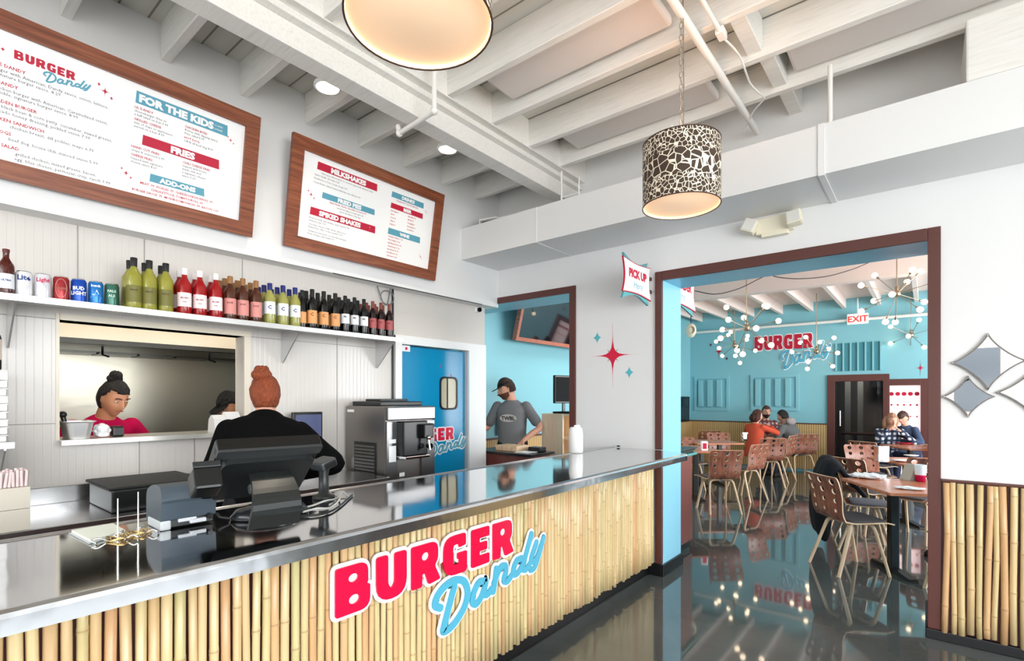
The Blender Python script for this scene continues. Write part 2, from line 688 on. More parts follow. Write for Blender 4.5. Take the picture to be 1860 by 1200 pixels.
def logo(M, h, name_parent, depth=0.012, back=True, halo=0.085, script=None, body=None, parts=('BURGER', 'Dandy')):
    """the painted two-line logo; local origin at the foot of the B"""
    S = Matrix.Diagonal((h, h, 1, 1))
    MS = M @ S
    script = script or SKYB
    body = body or RED
    made = []
    if back:
        b_ = MB()
        x = 0.0
        for ch in 'BURGER':
            adv, rings = GL[ch]
            ring = [((px_ * 1.04 + x), py_) for px_, py_ in rings[0]]
            b_.prism(grow(ring, halo), 0.0, depth * (0.45 + .03 * 'BURGER'.index(ch)) - (.001 * depth if x > 3 else 0), 0, MS)
            x += adv * BW
        for i_, st in enumerate(DANDY):
            ribbon(b_, st, 0.17 + halo * 1.9, 0.0, depth * 0.45 * (.97 - .035 * i_), MS)
        made.append(b_.build('white_backing', SIGNW, name_parent, fix=False))
    b_ = MB()
    x = 0.0
    for ch in 'BURGER':
        adv, rings = GL[ch]
        rr = [[((px_ * 1.04 + x), py_) for px_, py_ in r] for r in rings]
        b_.prism(rr[0], depth * 0.3, depth, 0, MS, [q for q in rr[1:]])
        x += adv * BW
    made.append(b_.build('burger_lettering', body, name_parent, fix=False))
    b_ = MB()
    for i_, st in enumerate(DANDY):
        ribbon(b_, st, 0.185, depth * 0.3, depth * (1.04 - .03 * i_), MS)
    made.append(b_.build('dandy_lettering', script, name_parent, fix=False))
    return made


def star_outline(cx, cy, rx, ry, inner=0.12, curve=True):
    """four pointed star; the smaller inner is, the thinner the spikes"""
    e = 2.6 if inner > .5 else (3.2 if inner > .28 else 6.2)
    pts = []
    for k in range(48):
        a = 2 * pi * k / 48
        c_, s_ = cos(a), sin(a)
        pts.append((cx + rx * math.copysign(abs(c_) ** e, c_), cy + ry * math.copysign(abs(s_) ** e, s_)))
    return pts


# ================================================================== STRUCTURE
YB = 4.17          # front face of the wall with the openings
YB2 = 4.58         # its dining side
XK = -3.70         # kitchen wall
XU = -3.567        # menu board wall above it
XD = -4.33         # left wall of the dining room
YF = 12.0          # far wall of the dining room
ZD = 3.74          # roof deck
ZJ = 3.522         # underside of the joists


def structure(name, mb, mats, label=None, parent=None):
    o = mb.build(name, mats, parent)
    if parent is None:
        o['kind'] = 'structure'
    if label:
        o['label'] = label
    return o


m = MB().box((-5.6, -3.0, -0.1), (4.2, 14.6, 0.0))
structure('floor', m, FLOOR, 'polished dark grey epoxy floor running through both rooms')
m = MB().box((-14, -22, -0.16), (22, -3.0, -0.06)).box((4.2, -3.0, -0.16), (22, 22, -0.06)).box((-14, 14.6, -0.16), (4.2, 22, -0.06)).box((-14, -3, -0.16), (-5.6, 14.6, -0.06))
PAVE = mat('pale_concrete', srgb(190, 188, 184), 0.8)
structure('floor_pavement', m, PAVE, 'pale pavement outside the street windows')

# the wall with the two cased openings: white in front, turquoise elsewhere
WB = MB()


def wallbox(mb, lo, hi):
    mb.box(lo, hi)
    # first six faces order: bottom, top, -y, +x, +y, -x
    k = len(mb.m) - 6
    for i, mi in enumerate((1, 0, 0, 1, 1, 1)):
        mb.m[k + i] = mi


wallbox(WB, (-2.66, YB, 0), (-1.74, YB2, ZD))
wallbox(WB, (XD, YB, 2.51), (-2.66, YB2, ZD))
wallbox(WB, (-1.74, YB, 2.495), (0.0, YB2, ZD))
wallbox(WB, (0.0, YB, 0), (4.0, YB2, ZD))
WB.build('wall_back', [WHITE, TEAL], None, fix=False)['kind'] = 'structure'
bpy.data.objects['wall_back']['label'] = 'white wall with two cased openings into the turquoise room'

# left: kitchen wall with hatch and door opening, menu wall above
HY0, HY1, HZ0, HZ1 = 0.62, 1.60, 1.27, 1.93      # hatch opening
DY0, DY1, DZ = 2.97, 3.84, 1.99                   # kitchen door
K = MB()
K.box((XK - 0.12, -3.0, 0), (XK, HY0, 2.47))
K.box((XK - 0.12, HY0, 0), (XK, HY1, HZ0))
K.box((XK - 0.12, HY0, HZ1), (XK, HY1, 2.47))
K.box((XK - 0.12, HY1, 0), (XK, DY0, 2.47))
K.box((XK - 0.12, DY0, DZ), (XK, DY1, 2.47))
K.box((XK - 0.12, DY1, 0), (XK, 4.10, 2.47))
structure('wall_left', K, BEAD, 'glossy white ribbed kitchen wall with the serving hatch')
m = MB().box((XK - 0.2, -3.0, 2.467), (XU, YB, ZD))
structure('wall_left_upper', m, WHITE, 'white upper wall that carries the menu boards')
# dining left and far wall
m = MB().box((XD - 0.12, YB2, 0), (XD, YF, 4.0))
m.box((-5.6, YB, 0), (XD, YB2, 2.6))
structure('wall_dining_left', m, BLUE, 'turquoise left wall of the dining room')
FD0, FD1 = at(1517, 800, y=YF).x, at(1604, 800, y=YF).x        # glass door opening
FP0, FP1 = at(1613, 800, y=YF).x, at(1672, 800, y=YF).x        # pink panel opening
zd = at(1560, 692, y=YF).z
m = MB().box((XD - 0.12, YF, 0), (FD0, YF + 0.15, 4.0))
m.box((FD0, YF, zd), (FP1, YF + 0.15, 4.0))
m.box((FD1, YF, 0), (FP0, YF + 0.15, zd))
m.box((FP1, YF, 0), (4.0, YF + 0.15, 4.0))
structure('wall_dining_far', m, BLUE, 'turquoise far wall of the dining room with the logo')
# unseen right-hand and street walls with big windows
m = MB()
for (y0, y1) in ((-3.0, -2.3), (2.9, 5.2), (11.2, YF)):
    m.box((4.0 if y0 > 4 else 3.2, y0, 0), (4.12 if y0 > 4 else 3.32, y1, ZD))
m.box((3.2, -3.0, 0), (3.32, 2.9, 0.35)).box((3.2, -3.0, 3.15), (3.32, 2.9, ZD)).box((3.32, 4.3, 0), (4.0, 4.58, ZD))
m.box((4.0, 5.2, 0), (4.12, 11.2, 0.35)).box((4.0, 5.2, 3.05), (4.12, 11.2, ZD))
structure('wall_right', m, WHITE, 'white wall with the tall side windows')
m = MB().box((-5.6, -3.12, 0), (-3.3, -3.0, ZD)).box((-3.3, -3.12, 0), (3.2, -3.0, 0.3)).box((-3.3, -3.12, 3.2), (3.2, -3.0, ZD))
for x in (-1.65, 0.0, 1.65):
    m.box((x - 0.04, -3.12, 0.3), (x + 0.04, -3.0, 3.2))
structure('wall_front', m, WHITE, 'street wall with the shop windows')
m = MB().box((-5.72, -3.12, 0), (-5.6, YB2, ZD))
structure('wall_kitchen_back', m, WHITE, 'rear wall of the kitchen')
# the other side of the street, seen only in the mirrors
m = MB().box((-9, -18.6, 0), (12, -18, 5.2))
for k in range(9):
    m.box((-8 + 2.2 * k, -17.99, 1.0), (-6.7 + 2.2 * k, -17.95, 3.4), 0, 1)
m.box((-9, -17.9, 5.1), (12, -17.6, 5.4), 0, 1)
structure('wall_street', m, [mat('street_facade', srgb(158, 148, 140), .8), mat('street_glazing', srgb(60, 66, 72), .15)], 'brick building across the street')

# front room ceiling: deck, joists, big beam
CE = empty('ceiling', (0, 0, 0), 0, 'white painted roof deck with exposed joists and a large beam', None, None, 'structure')
MB().box((-5.6, -3.12, ZD), (3.32, YB2, ZD + 0.1)).build('deck', DECK, CE)
BX0, BX1 = -2.708, -2.573
for k in range(-8, 6):
    y = 1.513 + 0.45 * k
    MB().box((-2.50, y - 0.026, ZJ), (3.2, y + 0.026, ZD), 0.004, seg=1).build('joist', JOIST, CE)
for k in range(-8, 7):
    y = 1.085 + 0.457 * k
    if y < YB - 0.05:
        MB().box((XU + 0.001, y - 0.026, ZJ), (-2.72, y + 0.026, ZD), 0.004, seg=1).build('joist', JOIST, CE)
m = MB().box((BX0, -3.0, 3.328), (BX1, YB, 3.455), 0.006)
m.box((BX0, -3.0, 3.455), (BX1 + 0.05, YB, 3.482), 0.004)
m.box((BX0 - 0.01, -3.0, 3.482), (BX1 + 0.02, YB, 3.515), 0.004)
m.box((BX0 - 0.02, -3.0, 3.515), (BX1 + 0.08, YB, ZD), 0.003)
m.build('main_beam', JOIST, CE)
# bridging blocks between joists
for k, xb in ((3, -.80), (4, -.755), (5, -.74)):
    y0 = 1.513 + 0.45 * k + 0.026
    MB().box((xb - 0.042, y0, ZJ + 0.03), (xb + 0.042, min(y0 + 0.398, YB), ZD), 0.004, seg=1).build('blocking', JOIST, CE)
# soffit in front of the back wall
m = MB().box((XU, 3.611, 2.86), (3.2, YB, 3.165))
m.box((-0.52, 3.603, 2.852), (-0.485, YB - 0.002, 3.167)).box((-2.66, 3.606, 2.856), (-2.645, YB - 0.002, 3.166))
structure('trim_1', m, WHITE, 'white boxed soffit running above the openings')

# dining ceiling
DC = empty('ceiling_dining', (0, 0, 0), 0, 'white timber ceiling of the dining room', None, None, 'structure')
BULBTINT = mat('bulb_tinted_ceiling_white', srgb(240, 222, 214), 0.55)  # white timber; pink warmth of the bulbs is put into the colour
MB().box((XD - 0.12, YB2, 3.76), (4.12, 9.1, 3.86)).build('deck', BULBTINT, DC)
MB().box((XD - 0.12, 9.1, 3.46), (4.12, YF + 0.15, 3.86)).build('lower_deck', BULBTINT, DC)
for k in range(0, 15):
    x = XD + 0.25 + 0.56 * k
    MB().box((x - 0.03, 9.19, 3.27), (x + 0.03, YF, 3.46)).build('joist', BULBTINT, DC)
for k in range(0, 9):
    y = 5.0 + 0.5 * k
    MB().box((XD, y - 0.03, 3.5), (4.0, y + 0.03, 3.76)).build('joist', BULBTINT, DC)
for y in (6.3, 7.6, 9.1):
    MB().box((XD, y - 0.09, 3.22), (4.0, y + 0.09, 3.52), 0.01).build('cross_beam', BULBTINT, DC)

# casings round the openings (brown), reveals (teal) already on the wall
m = MB().box((-2.66, YB - 0.02, 1.066), (-2.595, YB + 0.01, 2.57), 0.004)
m.box((XU + 0.002, YB - 0.02, 2.506), (-2.662, YB + 0.01, 2.57), 0.004)
structure('trim_2', m, BROWN, 'brown casing of the narrow opening beside the kitchen')
m = MB().box((-1.80, YB - 0.02, 1.066), (-1.74, YB + 0.01, 2.57), 0.004)
m.box((-1.80, YB - 0.02, 0.1), (-1.74, YB + 0.01, 1.0), 0.004)
m.box((-1.739, YB - 0.02, 2.493), (-0.001, YB + 0.01, 2.57), 0.004)
m.box((0.0, YB - 0.02, 0.06), (0.064, YB + 0.01, 2.57), 0.004)
structure('trim_3', m, BROWN, 'brown casing of the wide opening to the dining room')
m = MB().box((0.064, YB - 0.03, 0.985), (3.2, YB, 1.0), 0.003)
structure('trim_4', m, BROWN, 'dark brown cap rail over the bamboo wainscot')
m = MB().box((0.064, YB - 0.002, 0.05), (3.2, YB + 0.001, 0.99))
structure('trim_5', m, BROWN, 'dark brown board behind the bamboo wainscot')
m = MB().box((-0.01, YB - 0.035, 0), (3.2, YB + 0.0, 0.06), 0.004).box((-0.012, YB, 0), (0.0, YB2, 0.10))
structure('baseboard_back', m, BLACK, 'black baseboard under the bamboo wainscot')
m = MB().box((-1.739, YB - 0.034, 0), (-1.72, YB2 + 0.01, 0.10), 0.003).box((-1.87, YB - 0.034, 0), (-1.7395, YB - 0.0005, 0.103), 0.003)
structure('baseboard_left', m, BLACK, 'black baseboard at the foot of the blue jamb')
w1 = bamboo_screen('trim_6', 'x', 0.068, 1.6, YB - 0.024, 0.065, 0.984, 0.0170, 0.0395, seed=5, wob=.009)
w1['kind'] = 'structure'
w1['label'] = 'vertical bamboo wainscot right of the wide opening'
# dining wainscot: slim bamboo look boards with a brown cap
WAIN = mat('bamboo_wainscot_far', srgb(206, 172, 118), 0.45)
_v = coords(WAIN)
_w = wave(WAIN, _v, 7.5, 'X', 0.0)
_w2 = noise(WAIN, coords(WAIN, (6, 6, 1)), 3, 2)
nodes(WAIN)[1].new(ramp(WAIN, _w, [(0.0, srgb(112, 84, 50)), (0.2, srgb(196, 160, 104)), (0.6, srgb(222, 190, 136)), (1, srgb(214, 178, 120))]), nodes(WAIN)[2].inputs['Base Color'])
WAINY = WAIN.copy()
for n_ in WAINY.node_tree.nodes:
    if n_.type == 'TEX_WAVE':
        n_.bands_direction = 'Y'
m = MB().box((XD, YF - 0.03, 0.05), (FD0 - 0.14, YF, 0.97))
structure('trim_7', m, WAIN, 'bamboo wainscot along the far dining wall')
m = MB().box((XD, YB2 + 0.02, 0.05), (XD + 0.03, YF, 0.97))
structure('trim_8', m, WAINY, 'bamboo wainscot along the left dining wall')
m = MB().box((XD, YF - 0.04, 0.97), (FD0 - 0.14, YF, 0.992)).box((XD, YB2, 0.97), (XD + 0.04, YF, 0.992))
structure('trim_9', m, BROWN, 'thin brown cap rail round the dining room')
# ================================================================== COUNTER
def flat_text(mb, M, s, t, body, size, bold=0.0, align='LEFT', mi=0, out=0.0, shear=0.0, wx=1.0, line=1.0, res=2):
    vs, fs = text_local(body, size, bold, align, line, shear, res, wx)
    mb.add([(a + s, b_ + t, out) for a, b_, c in vs], fs, mi, False, M)


ZC = 1.063
CT = empty('service_counter', (-1.8, 1.2, 0), 0, 'long bamboo fronted service counter with a polished steel top', 'counter')


def child(o, p):
    """parent keeping world coordinates"""
    o.parent = p
    o.matrix_parent_inverse = p.matrix_basis.inverted() if hasattr(p, 'matrix_basis') else Matrix.Identity(4)
    return o


m = MB().box((-2.10, -2.2, 0.10), (-1.83, YB - 0.04, 1.012)).box((-2.10, -2.2, 0.10), (-1.825, -2.15, 1.012))
child(m.build('body', BROWN), CT)
m = MB().box((-2.08, -2.2, 0), (-1.855, YB - 0.04, 0.101)).box((-1.86, -2.2, 0.0), (-1.852, YB - 0.04, 0.012))
child(m.build('kick_base', BLACK), CT)
child(bamboo_screen('bamboo_cladding', 'y', -2.2, YB - 0.035, -1.805, 0.112, 1.008, 0.0150, 0.0337, seed=11), CT)
top = [(-2.185, -2.3), (-1.475, -2.3), (-1.475, 3.97), (-1.50, 4.03), (-1.80, YB - 0.022), (-2.185, YB - 0.002)]
m = MB().prism(top, ZC - 0.03, ZC - 0.0005)
child(m.build('countertop', COUNTER), CT)
# rolled steel edge: front apron and back rim
m = MB()
prof = [(-1.490, ZC), (-1.478, ZC + 0.002), (-1.468, ZC - 0.004), (-1.464, ZC - 0.014), (-1.464, ZC - 0.050), (-1.476, ZC - 0.052), (-1.490, ZC - 0.03)]
n_ = len(prof)
vs = [(x, y, z) for y in (-2.3, 3.99) for x, z in prof]
fs = [(i, (i + 1) % n_, n_ + (i + 1) % n_, n_ + i) for i in range(n_)] + [list(range(n_)), list(range(n_, 2 * n_))]
m.add(vs, fs, 0, False)
child(m.build('front_edge', EDGE), CT)
m = MB().tube([(-2.192, -2.3, ZC - 0.006), (-2.192, YB - 0.004, ZC - 0.006)], 0.012, 10)
m.box((-2.203, -2.3, ZC - 0.06), (-2.190, YB - 0.004, ZC - 0.008))
child(m.build('back_rim', EDGE), CT)
m = MB().box((-1.80, YB - 0.03, ZC - 0.05), (-1.49, YB - 0.02, ZC + 0.0)) if False else MB().tube([(-1.472, 3.98, ZC - 0.012), (-1.50, 4.035, ZC - 0.012), (-1.79, YB - 0.025, ZC - 0.012)], 0.011, 8)
child(m.build('end_edge', EDGE), CT)

# the big sign on the bamboo
LG = empty('logo_sign', (-1.775, 1.106, 0.65), 0, 'large crimson and blue logo sign mounted on the bamboo counter front', 'sign')
Ml = frame((-1.784, 1.106, 0.650), (0, 1, 0), (0, 0, 1))
for o in logo(Ml, 0.19, None, 0.016):
    child(o, LG)

# ================================================================== MENU BOARDS
OAK = wood_mat('oiled_oak', srgb(92, 46, 24), srgb(132, 70, 42), srgb(156, 92, 58), 0.4, (3, 0.8, 16), 3.0)
_a = radians(9.5)


def menu_board(name, y0, wd, label):
    org = (-3.535, y0, 2.58)
    t = empty(name, org, 0, label, 'menu board')
    M = frame(org, (0, 1, 0), (sin(_a), 0, cos(_a)))
    h, fw = 0.768, 0.086
    m = MB()
    for pl in ([(0, 0), (wd, 0), (wd - fw, fw), (fw, fw)], [(wd, 0), (wd, h), (wd - fw, h - fw), (wd - fw, fw)],
               [(wd, h), (0, h), (fw, h - fw), (wd - fw, h - fw)], [(0, h), (0, 0), (fw, fw), (fw, h - fw)]):
        m.prism(pl, -0.012, 0.022, 0, M)
    child(m.build('frame', OAK), t)
    m = MB()
    m.add([M @ Vector(p) for p in ((fw - .01, fw - .01, 0.0), (wd - fw + .01, fw - .01, 0.0), (wd - fw + .01, h - fw + .01, 0.0), (fw - .01, h - fw + .01, 0.0))], [(0, 1, 2, 3)])
    m.box((fw - .01, fw - .01, -0.01), (wd - fw + .01, h - fw + .01, -0.002), 0, 0, M)
    child(m.build('menu_panel', SIGNW, fix=False), t)
    # wall brackets behind
    m = MB().box((0.2, h - 0.12, -0.10), (0.24, h - 0.08, -0.012), 0, 0, M).box((wd - 0.24, h - 0.12, -0.10), (wd - 0.2, h - 0.08, -0.012), 0, 0, M)
    child(m.build('wall_bracket', BROWN), t)
    return t, M


def banner(t, M, s0, s1, t0, t1, text, ink, size, note=None):
    m = MB().prism([(s0, t0), (s1, t0 - 0.001), (s1 - 0.004, t1), (s0 + 0.003, t1)], 0.0006, 0.0016, 0, M)
    b_ = child(m.build('banner', ink, fix=False), t)
    m = MB()
    flat_text(m, M, (s0 + s1) / 2 - (0.035 if note else 0), t0 + (t1 - t0 - size * .70) / 2, text, size * .96, size * 0.058, 'CENTER', 0, 0.0022, wx=1.12)
    if note:
        flat_text(m, M, s1 - 0.055, t0 + (t1 - t0) * 0.55, note[0], size * 0.26, 0, 'CENTER', 0, 0.0022)
        flat_text(m, M, s1 - 0.055, t0 + (t1 - t0) * 0.22, note[1], size * 0.26, 0, 'CENTER', 0, 0.0022)
    child(m.build('banner_lettering', SIGNW, fix=False), b_)


def lines(t, M, rows, red, s_key='LEFT'):
    """rows: (s, t, text, size, is_red, align)"""
    k, r = MB(), MB()
    for s, tt, body, size, isred, al in rows:
        flat_text(r if isred else k, M, s, tt, body, size, size * (0.02 if isred else 0.004), al, 0, 0.0008, res=1)
    if k.v:
        child(k.build('menu_print', INKK, fix=False), t)
    if r.v:
        child(r.build('menu_headings', INKR, fix=False), t)


def stars(t, M, lst):
    for s, tt, r in lst:
        m = MB().prism(star_outline(s, tt, r, r * 1.15, 0.16), 0.0004, 0.001, 0, M)
        m.prism(star_outline(s - r * .75, tt + r * .7, r * .25, r * .28, 0.3), 0.0004, 0.001, 0, M)
        m.prism(star_outline(s + r * .8, tt - r * .65, r * .25, r * .28, 0.3), 0.0004, 0.001, 0, M)
        child(m.build('star_print', INKR, fix=False), t)


t1, M1 = menu_board('menu_board', -1.0, 2.575, 'long oak framed food menu board with the kids and fries banners')
banner(t1, M1, 1.903, 2.388, 0.580, 0.645, 'FOR THE KIDS', INKB, 0.056, ('12 AND', 'UNDER'))
banner(t1, M1, 1.943, 2.352, 0.368, 0.423, 'FRIES', INKR, 0.052)
banner(t1, M1, 1.988, 2.278, 0.180, 0.224, 'ADD-ONS', INKB, 0.038)
lg = logo(M1 @ Matrix.Translation((1.413, 0.575, 0)), 0.040, None, 0.0014, False, 0.05, INKB, INKR)
for o in lg:
    child(o, t1)
S1 = 0.0215
rows = [(1.455, .518, 'THE DANDY', S1, 1, 'RIGHT'), (1.785, .494, 'beef burger with American, Dandy sauce, onion, lettuce,', S1, 0, 'RIGHT'), (1.588, .473, 'signature burger sauce. 8.29', S1, 0, 'RIGHT'),
        (1.43, .436, 'DANDY', S1, 1, 'RIGHT'), (1.785, .411, 'fried chicken burger with American, Caramelized onion,', S1, 0, 'RIGHT'), (1.66, .391, 'pickle, signature burger sauce. 8.99', S1, 0, 'RIGHT'),
        (1.50, .352, 'GARDEN BURGER', S1, 1, 'RIGHT'), (1.808, .329, 'black bean & corn patty, cucumber, mixed greens,', S1, 0, 'RIGHT'), (1.713, .306, 'avocado honey dressing, pickled onion 7.99', S1, 0, 'RIGHT'),
        (1.53, .270, 'CHICKEN SANDWICH', S1, 1, 'RIGHT'), (1.73, .247, 'chicken breast, dill pickles, mayo 6.79', S1, 0, 'RIGHT'),
        (1.41, .211, 'HOT DOGS', S1, 1, 'RIGHT'), (1.75, .187, 'beef dog, house chili, minced onion 5.99', S1, 0, 'RIGHT'),
        (1.44, .150, 'DANDY SALAD', S1, 1, 'RIGHT'), (1.745, .126, 'grilled chicken, mixed greens, bacon,', S1, 0, 'RIGHT'), (1.808, .102, 'egg, blue cheese, parmesan crisp, ranch 9.99', S1, 0, 'RIGHT')]
S2 = 0.0175
rows += [(1.900, .551, 'LIL DANDY', S2, 1, 'LEFT'), (1.900, .532, 'cheeseburger, fries or', S2, 0, 'LEFT'), (1.900, .513, 'a half salad on bun 5.99', S2, 0, 'LEFT'),
         (1.900, .488, 'GRILLED CHEESE', S2, 1, 'LEFT'), (1.900, .469, 'side of chips or applesauce', S2, 0, 'LEFT'), (1.900, .450, 'served on a bun 4.99', S2, 0, 'LEFT'),
         (2.150, .545, 'CHICKEN BITES', S2, 1, 'LEFT'), (2.150, .526, '4 bites with dipping sauce,', S2, 0, 'LEFT'), (2.150, .507, 'fries, salad 5.99', S2, 0, 'LEFT'),
         (2.150, .482, 'HOT DOG', S2, 1, 'LEFT'), (2.150, .463, '1/4 lb all beef dog 4.99', S2, 0, 'LEFT'),
         (1.893, .338, 'HAND CUT FRIES', S2, 1, 'LEFT'), (1.893, .319, 'crispy & seasoned 2.99', S2, 0, 'LEFT'), (1.893, .294, 'CHEESE FRIES', S2, 1, 'LEFT'), (1.893, .275, 'topped with signature', S2, 0, 'LEFT'), (1.893, .256, 'cheese sauce 4.29', S2, 0, 'LEFT'),
         (2.150, .338, 'CHILI CHEESE FRIES', S2, 1, 'LEFT'), (2.150, .319, 'topped with house', S2, 0, 'LEFT'), (2.150, .300, 'made chili and', S2, 0, 'LEFT'), (2.150, .281, 'a signature cheese', S2, 0, 'LEFT'), (2.150, .262, 'sauce 5.29', S2, 0, 'LEFT'),
         (2.135, .153, 'MEAT .99  PICKLES .75  CHEESE/ONION RINGS .99', S2, 1, 'CENTER'), (2.135, .130, 'CHILI/LETTUCE, TOMATO/ROLL .50', S2, 1, 'CENTER'), (2.135, .107, 'BURGER SAUCE .75  MUSHROOM/ONION .99  BACON 1.50', S2, 1, 'CENTER')]
lines(t1, M1, rows, 1)
stars(t1, M1, [(1.767, .578, .036), (1.876, .189, .028), (2.408, .566, .022), (1.345, .62, .036)])

t2, M2 = menu_board('menu_board', 1.80, 1.418, 'shorter oak framed menu board with the milkshakes and fried pies banners')
banner(t2, M2, .200, .720, .589, .643, 'MILKSHAKES', INKR, 0.050)
banner(t2, M2, .256, .718, .402, .444, 'FRIED PIES', INKB, 0.042)
banner(t2, M2, .173, .740, .263, .317, 'SPIKED SHAKES', INKR, 0.048, ('21', '+'))
banner(t2, M2, .863, 1.209, .591, .635, 'DRINKS', INKB, 0.036)
banner(t2, M2, .865, 1.211, .503, .545, 'BEER', INKR, 0.036)
banner(t2, M2, .863, 1.209, .292, .342, 'WINE', INKB, 0.036)
S3 = 0.0165
rows = [(.46, .566, 'Hand spun with premium ice cream & topped with whipped cream', S3, 0, 'CENTER'), (.182, .543, 'Classic Vanilla, Chocolate 5.25', S3, 0, 'LEFT'), (.182, .518, 'Strawberry or Oreo Cookie Cream 5.99', S3, 0, 'LEFT'), (.182, .490, 'Peanut Butter, Salted Caramel, Birthday Cake, Banana 6.50', S3, 0, 'LEFT'),
        (.48, .383, 'Apple, Peach, Cherry, Chocolate, Coconut 3.99', S3, 1, 'CENTER'), (.50, .360, 'served hot with ice cream add 1.50', S3, 0, 'CENTER'), (.50, .339, 'ask for the flavor of the day', S3, 0, 'CENTER'),
        (.170, .236, 'Bourbon Vanilla with whiskey, salted caramel 9.50', S3, 0, 'LEFT'), (.170, .216, 'whipped cream 9.50', S3, 0, 'LEFT'), (.170, .190, 'Chocolate Cherry, vodka, cherry, dark cocoa', S3, 0, 'LEFT'), (.170, .170, 'Kahlua float, coffee, cookie crumbles 9.50', S3, 0, 'LEFT'),
        (.170, .142, 'Strawberry rum punch, coconut milk, pineapple', S3, 0, 'LEFT'), (.170, .122, 'Peach schnapps with vanilla 9.50', S3, 0, 'LEFT'),
        (1.035, .571, 'Fountain 2.50  Tea 2.25  Juice 2.25', S3, 1, 'CENTER')]
for i, (a_, b_) in enumerate((('Bud Light 4', 'Blue Moon 5'), ('Lite 4', 'Modelo 5'), ('Coors 4', 'Yuengling 5'), ('Ultra 4', 'Sweetwater 6'), ('Amber 5', 'Local IPA 6'))):
    rows += [(.872, .478 - i * .027, a_, S3, 1, 'LEFT'), (1.052, .478 - i * .027, b_, S3, 1, 'LEFT')]
for i, q in enumerate(('Sauvignon Blanc 7 / 26', 'Pinot Grigio 7 / 26', 'Sparkling Rose 8 / 30', 'Chardonnay 7 / 26', 'Pinot Noir 8 / 30', 'Red Blend 8 / 30', 'Cabernet 9 / 34')):
    rows.append((.872, .270 - i * .0262, q, S3, 1, 'LEFT'))
lines(t2, M2, rows, 1)
stars(t2, M2, [(.171, .400, .030), (1.240, .572, .016), (1.232, .180, .020)])

# ================================================================== SHELF AND DRINKS
SHL = mat('satin_shelf_steel', (0.66, 0.66, 0.66), 0.3, 0.85)
ZS = 2.0
sh = empty('bottle_shelf', (XK, 1.2, ZS), 0, 'long stainless wall shelf over the serving hatch holding cans and bottles', 'shelf')
m = MB().box((XK, -1.2, ZS - 0.006), (-3.40, 2.755, ZS)).box((-3.405, -1.2, ZS - 0.032), (-3.398, 2.755, ZS + 0.001), 0.001, seg=1).box((XK, -1.2, ZS), (XK + 0.006, 2.755, ZS + 0.04))
child(m.build('shelf_board', SHL), sh)
for y in (0.42, 1.87, 2.70):
    m = MB().prism([(XK, ZS - 0.006), (XK, ZS - 0.24), (XK + 0.02, ZS - 0.24), (-3.44, ZS - 0.03), (-3.44, ZS - 0.006)], -0.004, 0.004, 0, frame((0, y, 0), (1, 0, 0), (0, 0, 1)))
    child(m.build('bracket', SHL), sh)


def wrap(mb, body, r, zc, a0, size, c=(0, 0), bold=0.0, mi=0, wx=1.0):
    """lettering laid round a cylinder, centred on angle a0"""
    vs, fs = text_local(body, size, bold, 'CENTER', 1.0, 0.0, 1, wx)
    out = []
    for x, y, z in vs:
        a = a0 + x / r
        out.append((c[0] + (r + 0.0006) * cos(a), c[1] + (r + 0.0006) * sin(a), zc + y))
    mb.add(out, fs, mi)


CANTOP = mat('can_aluminium', (0.75, 0.75, 0.76), 0.25, 1.0)


def can(y, x, body_c, label, side=None, words=None, wc=(1, 1, 1), patch=None):
    r, h = 0.033, 0.130
    t = empty('drink_can', (x, y, ZS), 0, label, 'can', 'drink cans on the shelf')
    bm_ = mat('can_print', body_c, 0.25, 0.3)
    MB().lathe([(0.026, 0.0), (0.031, 0.006), (r, 0.014), (r, h - 0.014), (0.0285, h - 0.004)], 28).build('can_body', bm_, t)
    MB().lathe([(0.0285, h - 0.004), (0.0285, h), (0.026, h), (0.025, h - 0.004), (0.0, h - 0.004)], 24).build('lid', CANTOP, t)
    ang = atan2(-y, -x)
    if patch:
        pc, kind = patch
        m = MB()
        if kind == 'oval':
            ring = [(0.024 * cos(q), 0.048 * sin(q)) for q in [2 * pi * i / 20 for i in range(20)]]
        elif kind == 'disc':
            ring = [(0.015 * cos(q), 0.015 * sin(q) - 0.02) for q in [2 * pi * i / 20 for i in range(20)]]
        elif kind == 'peak':
            ring = [(-.024, -.03), (-.012, -.008), (-.006, -.014), (.004, .016), (.012, -.004), (.024, -.03)]
        else:
            ring = [(-.026, -.012), (.026, -.012), (.026, .018), (-.026, .018)]
        vs, fs = fill2d(ring)
        b_ = bmesh.new()
        m.add([((r + .0004) * cos(ang + a / r), (r + .0004) * sin(ang + a / r), h * .52 + z) for a, z in vs], fs)
        m.build('printed_patch', mat('can_patch', pc, 0.4), t)
    if words:
        m = MB()
        for wd_, z, s_ in words:
            wrap(m, wd_, r + .0004, z, ang, s_, (0, 0), s_ * 0.04)
        m.build('can_lettering', mat('can_ink', wc, 0.4), t)


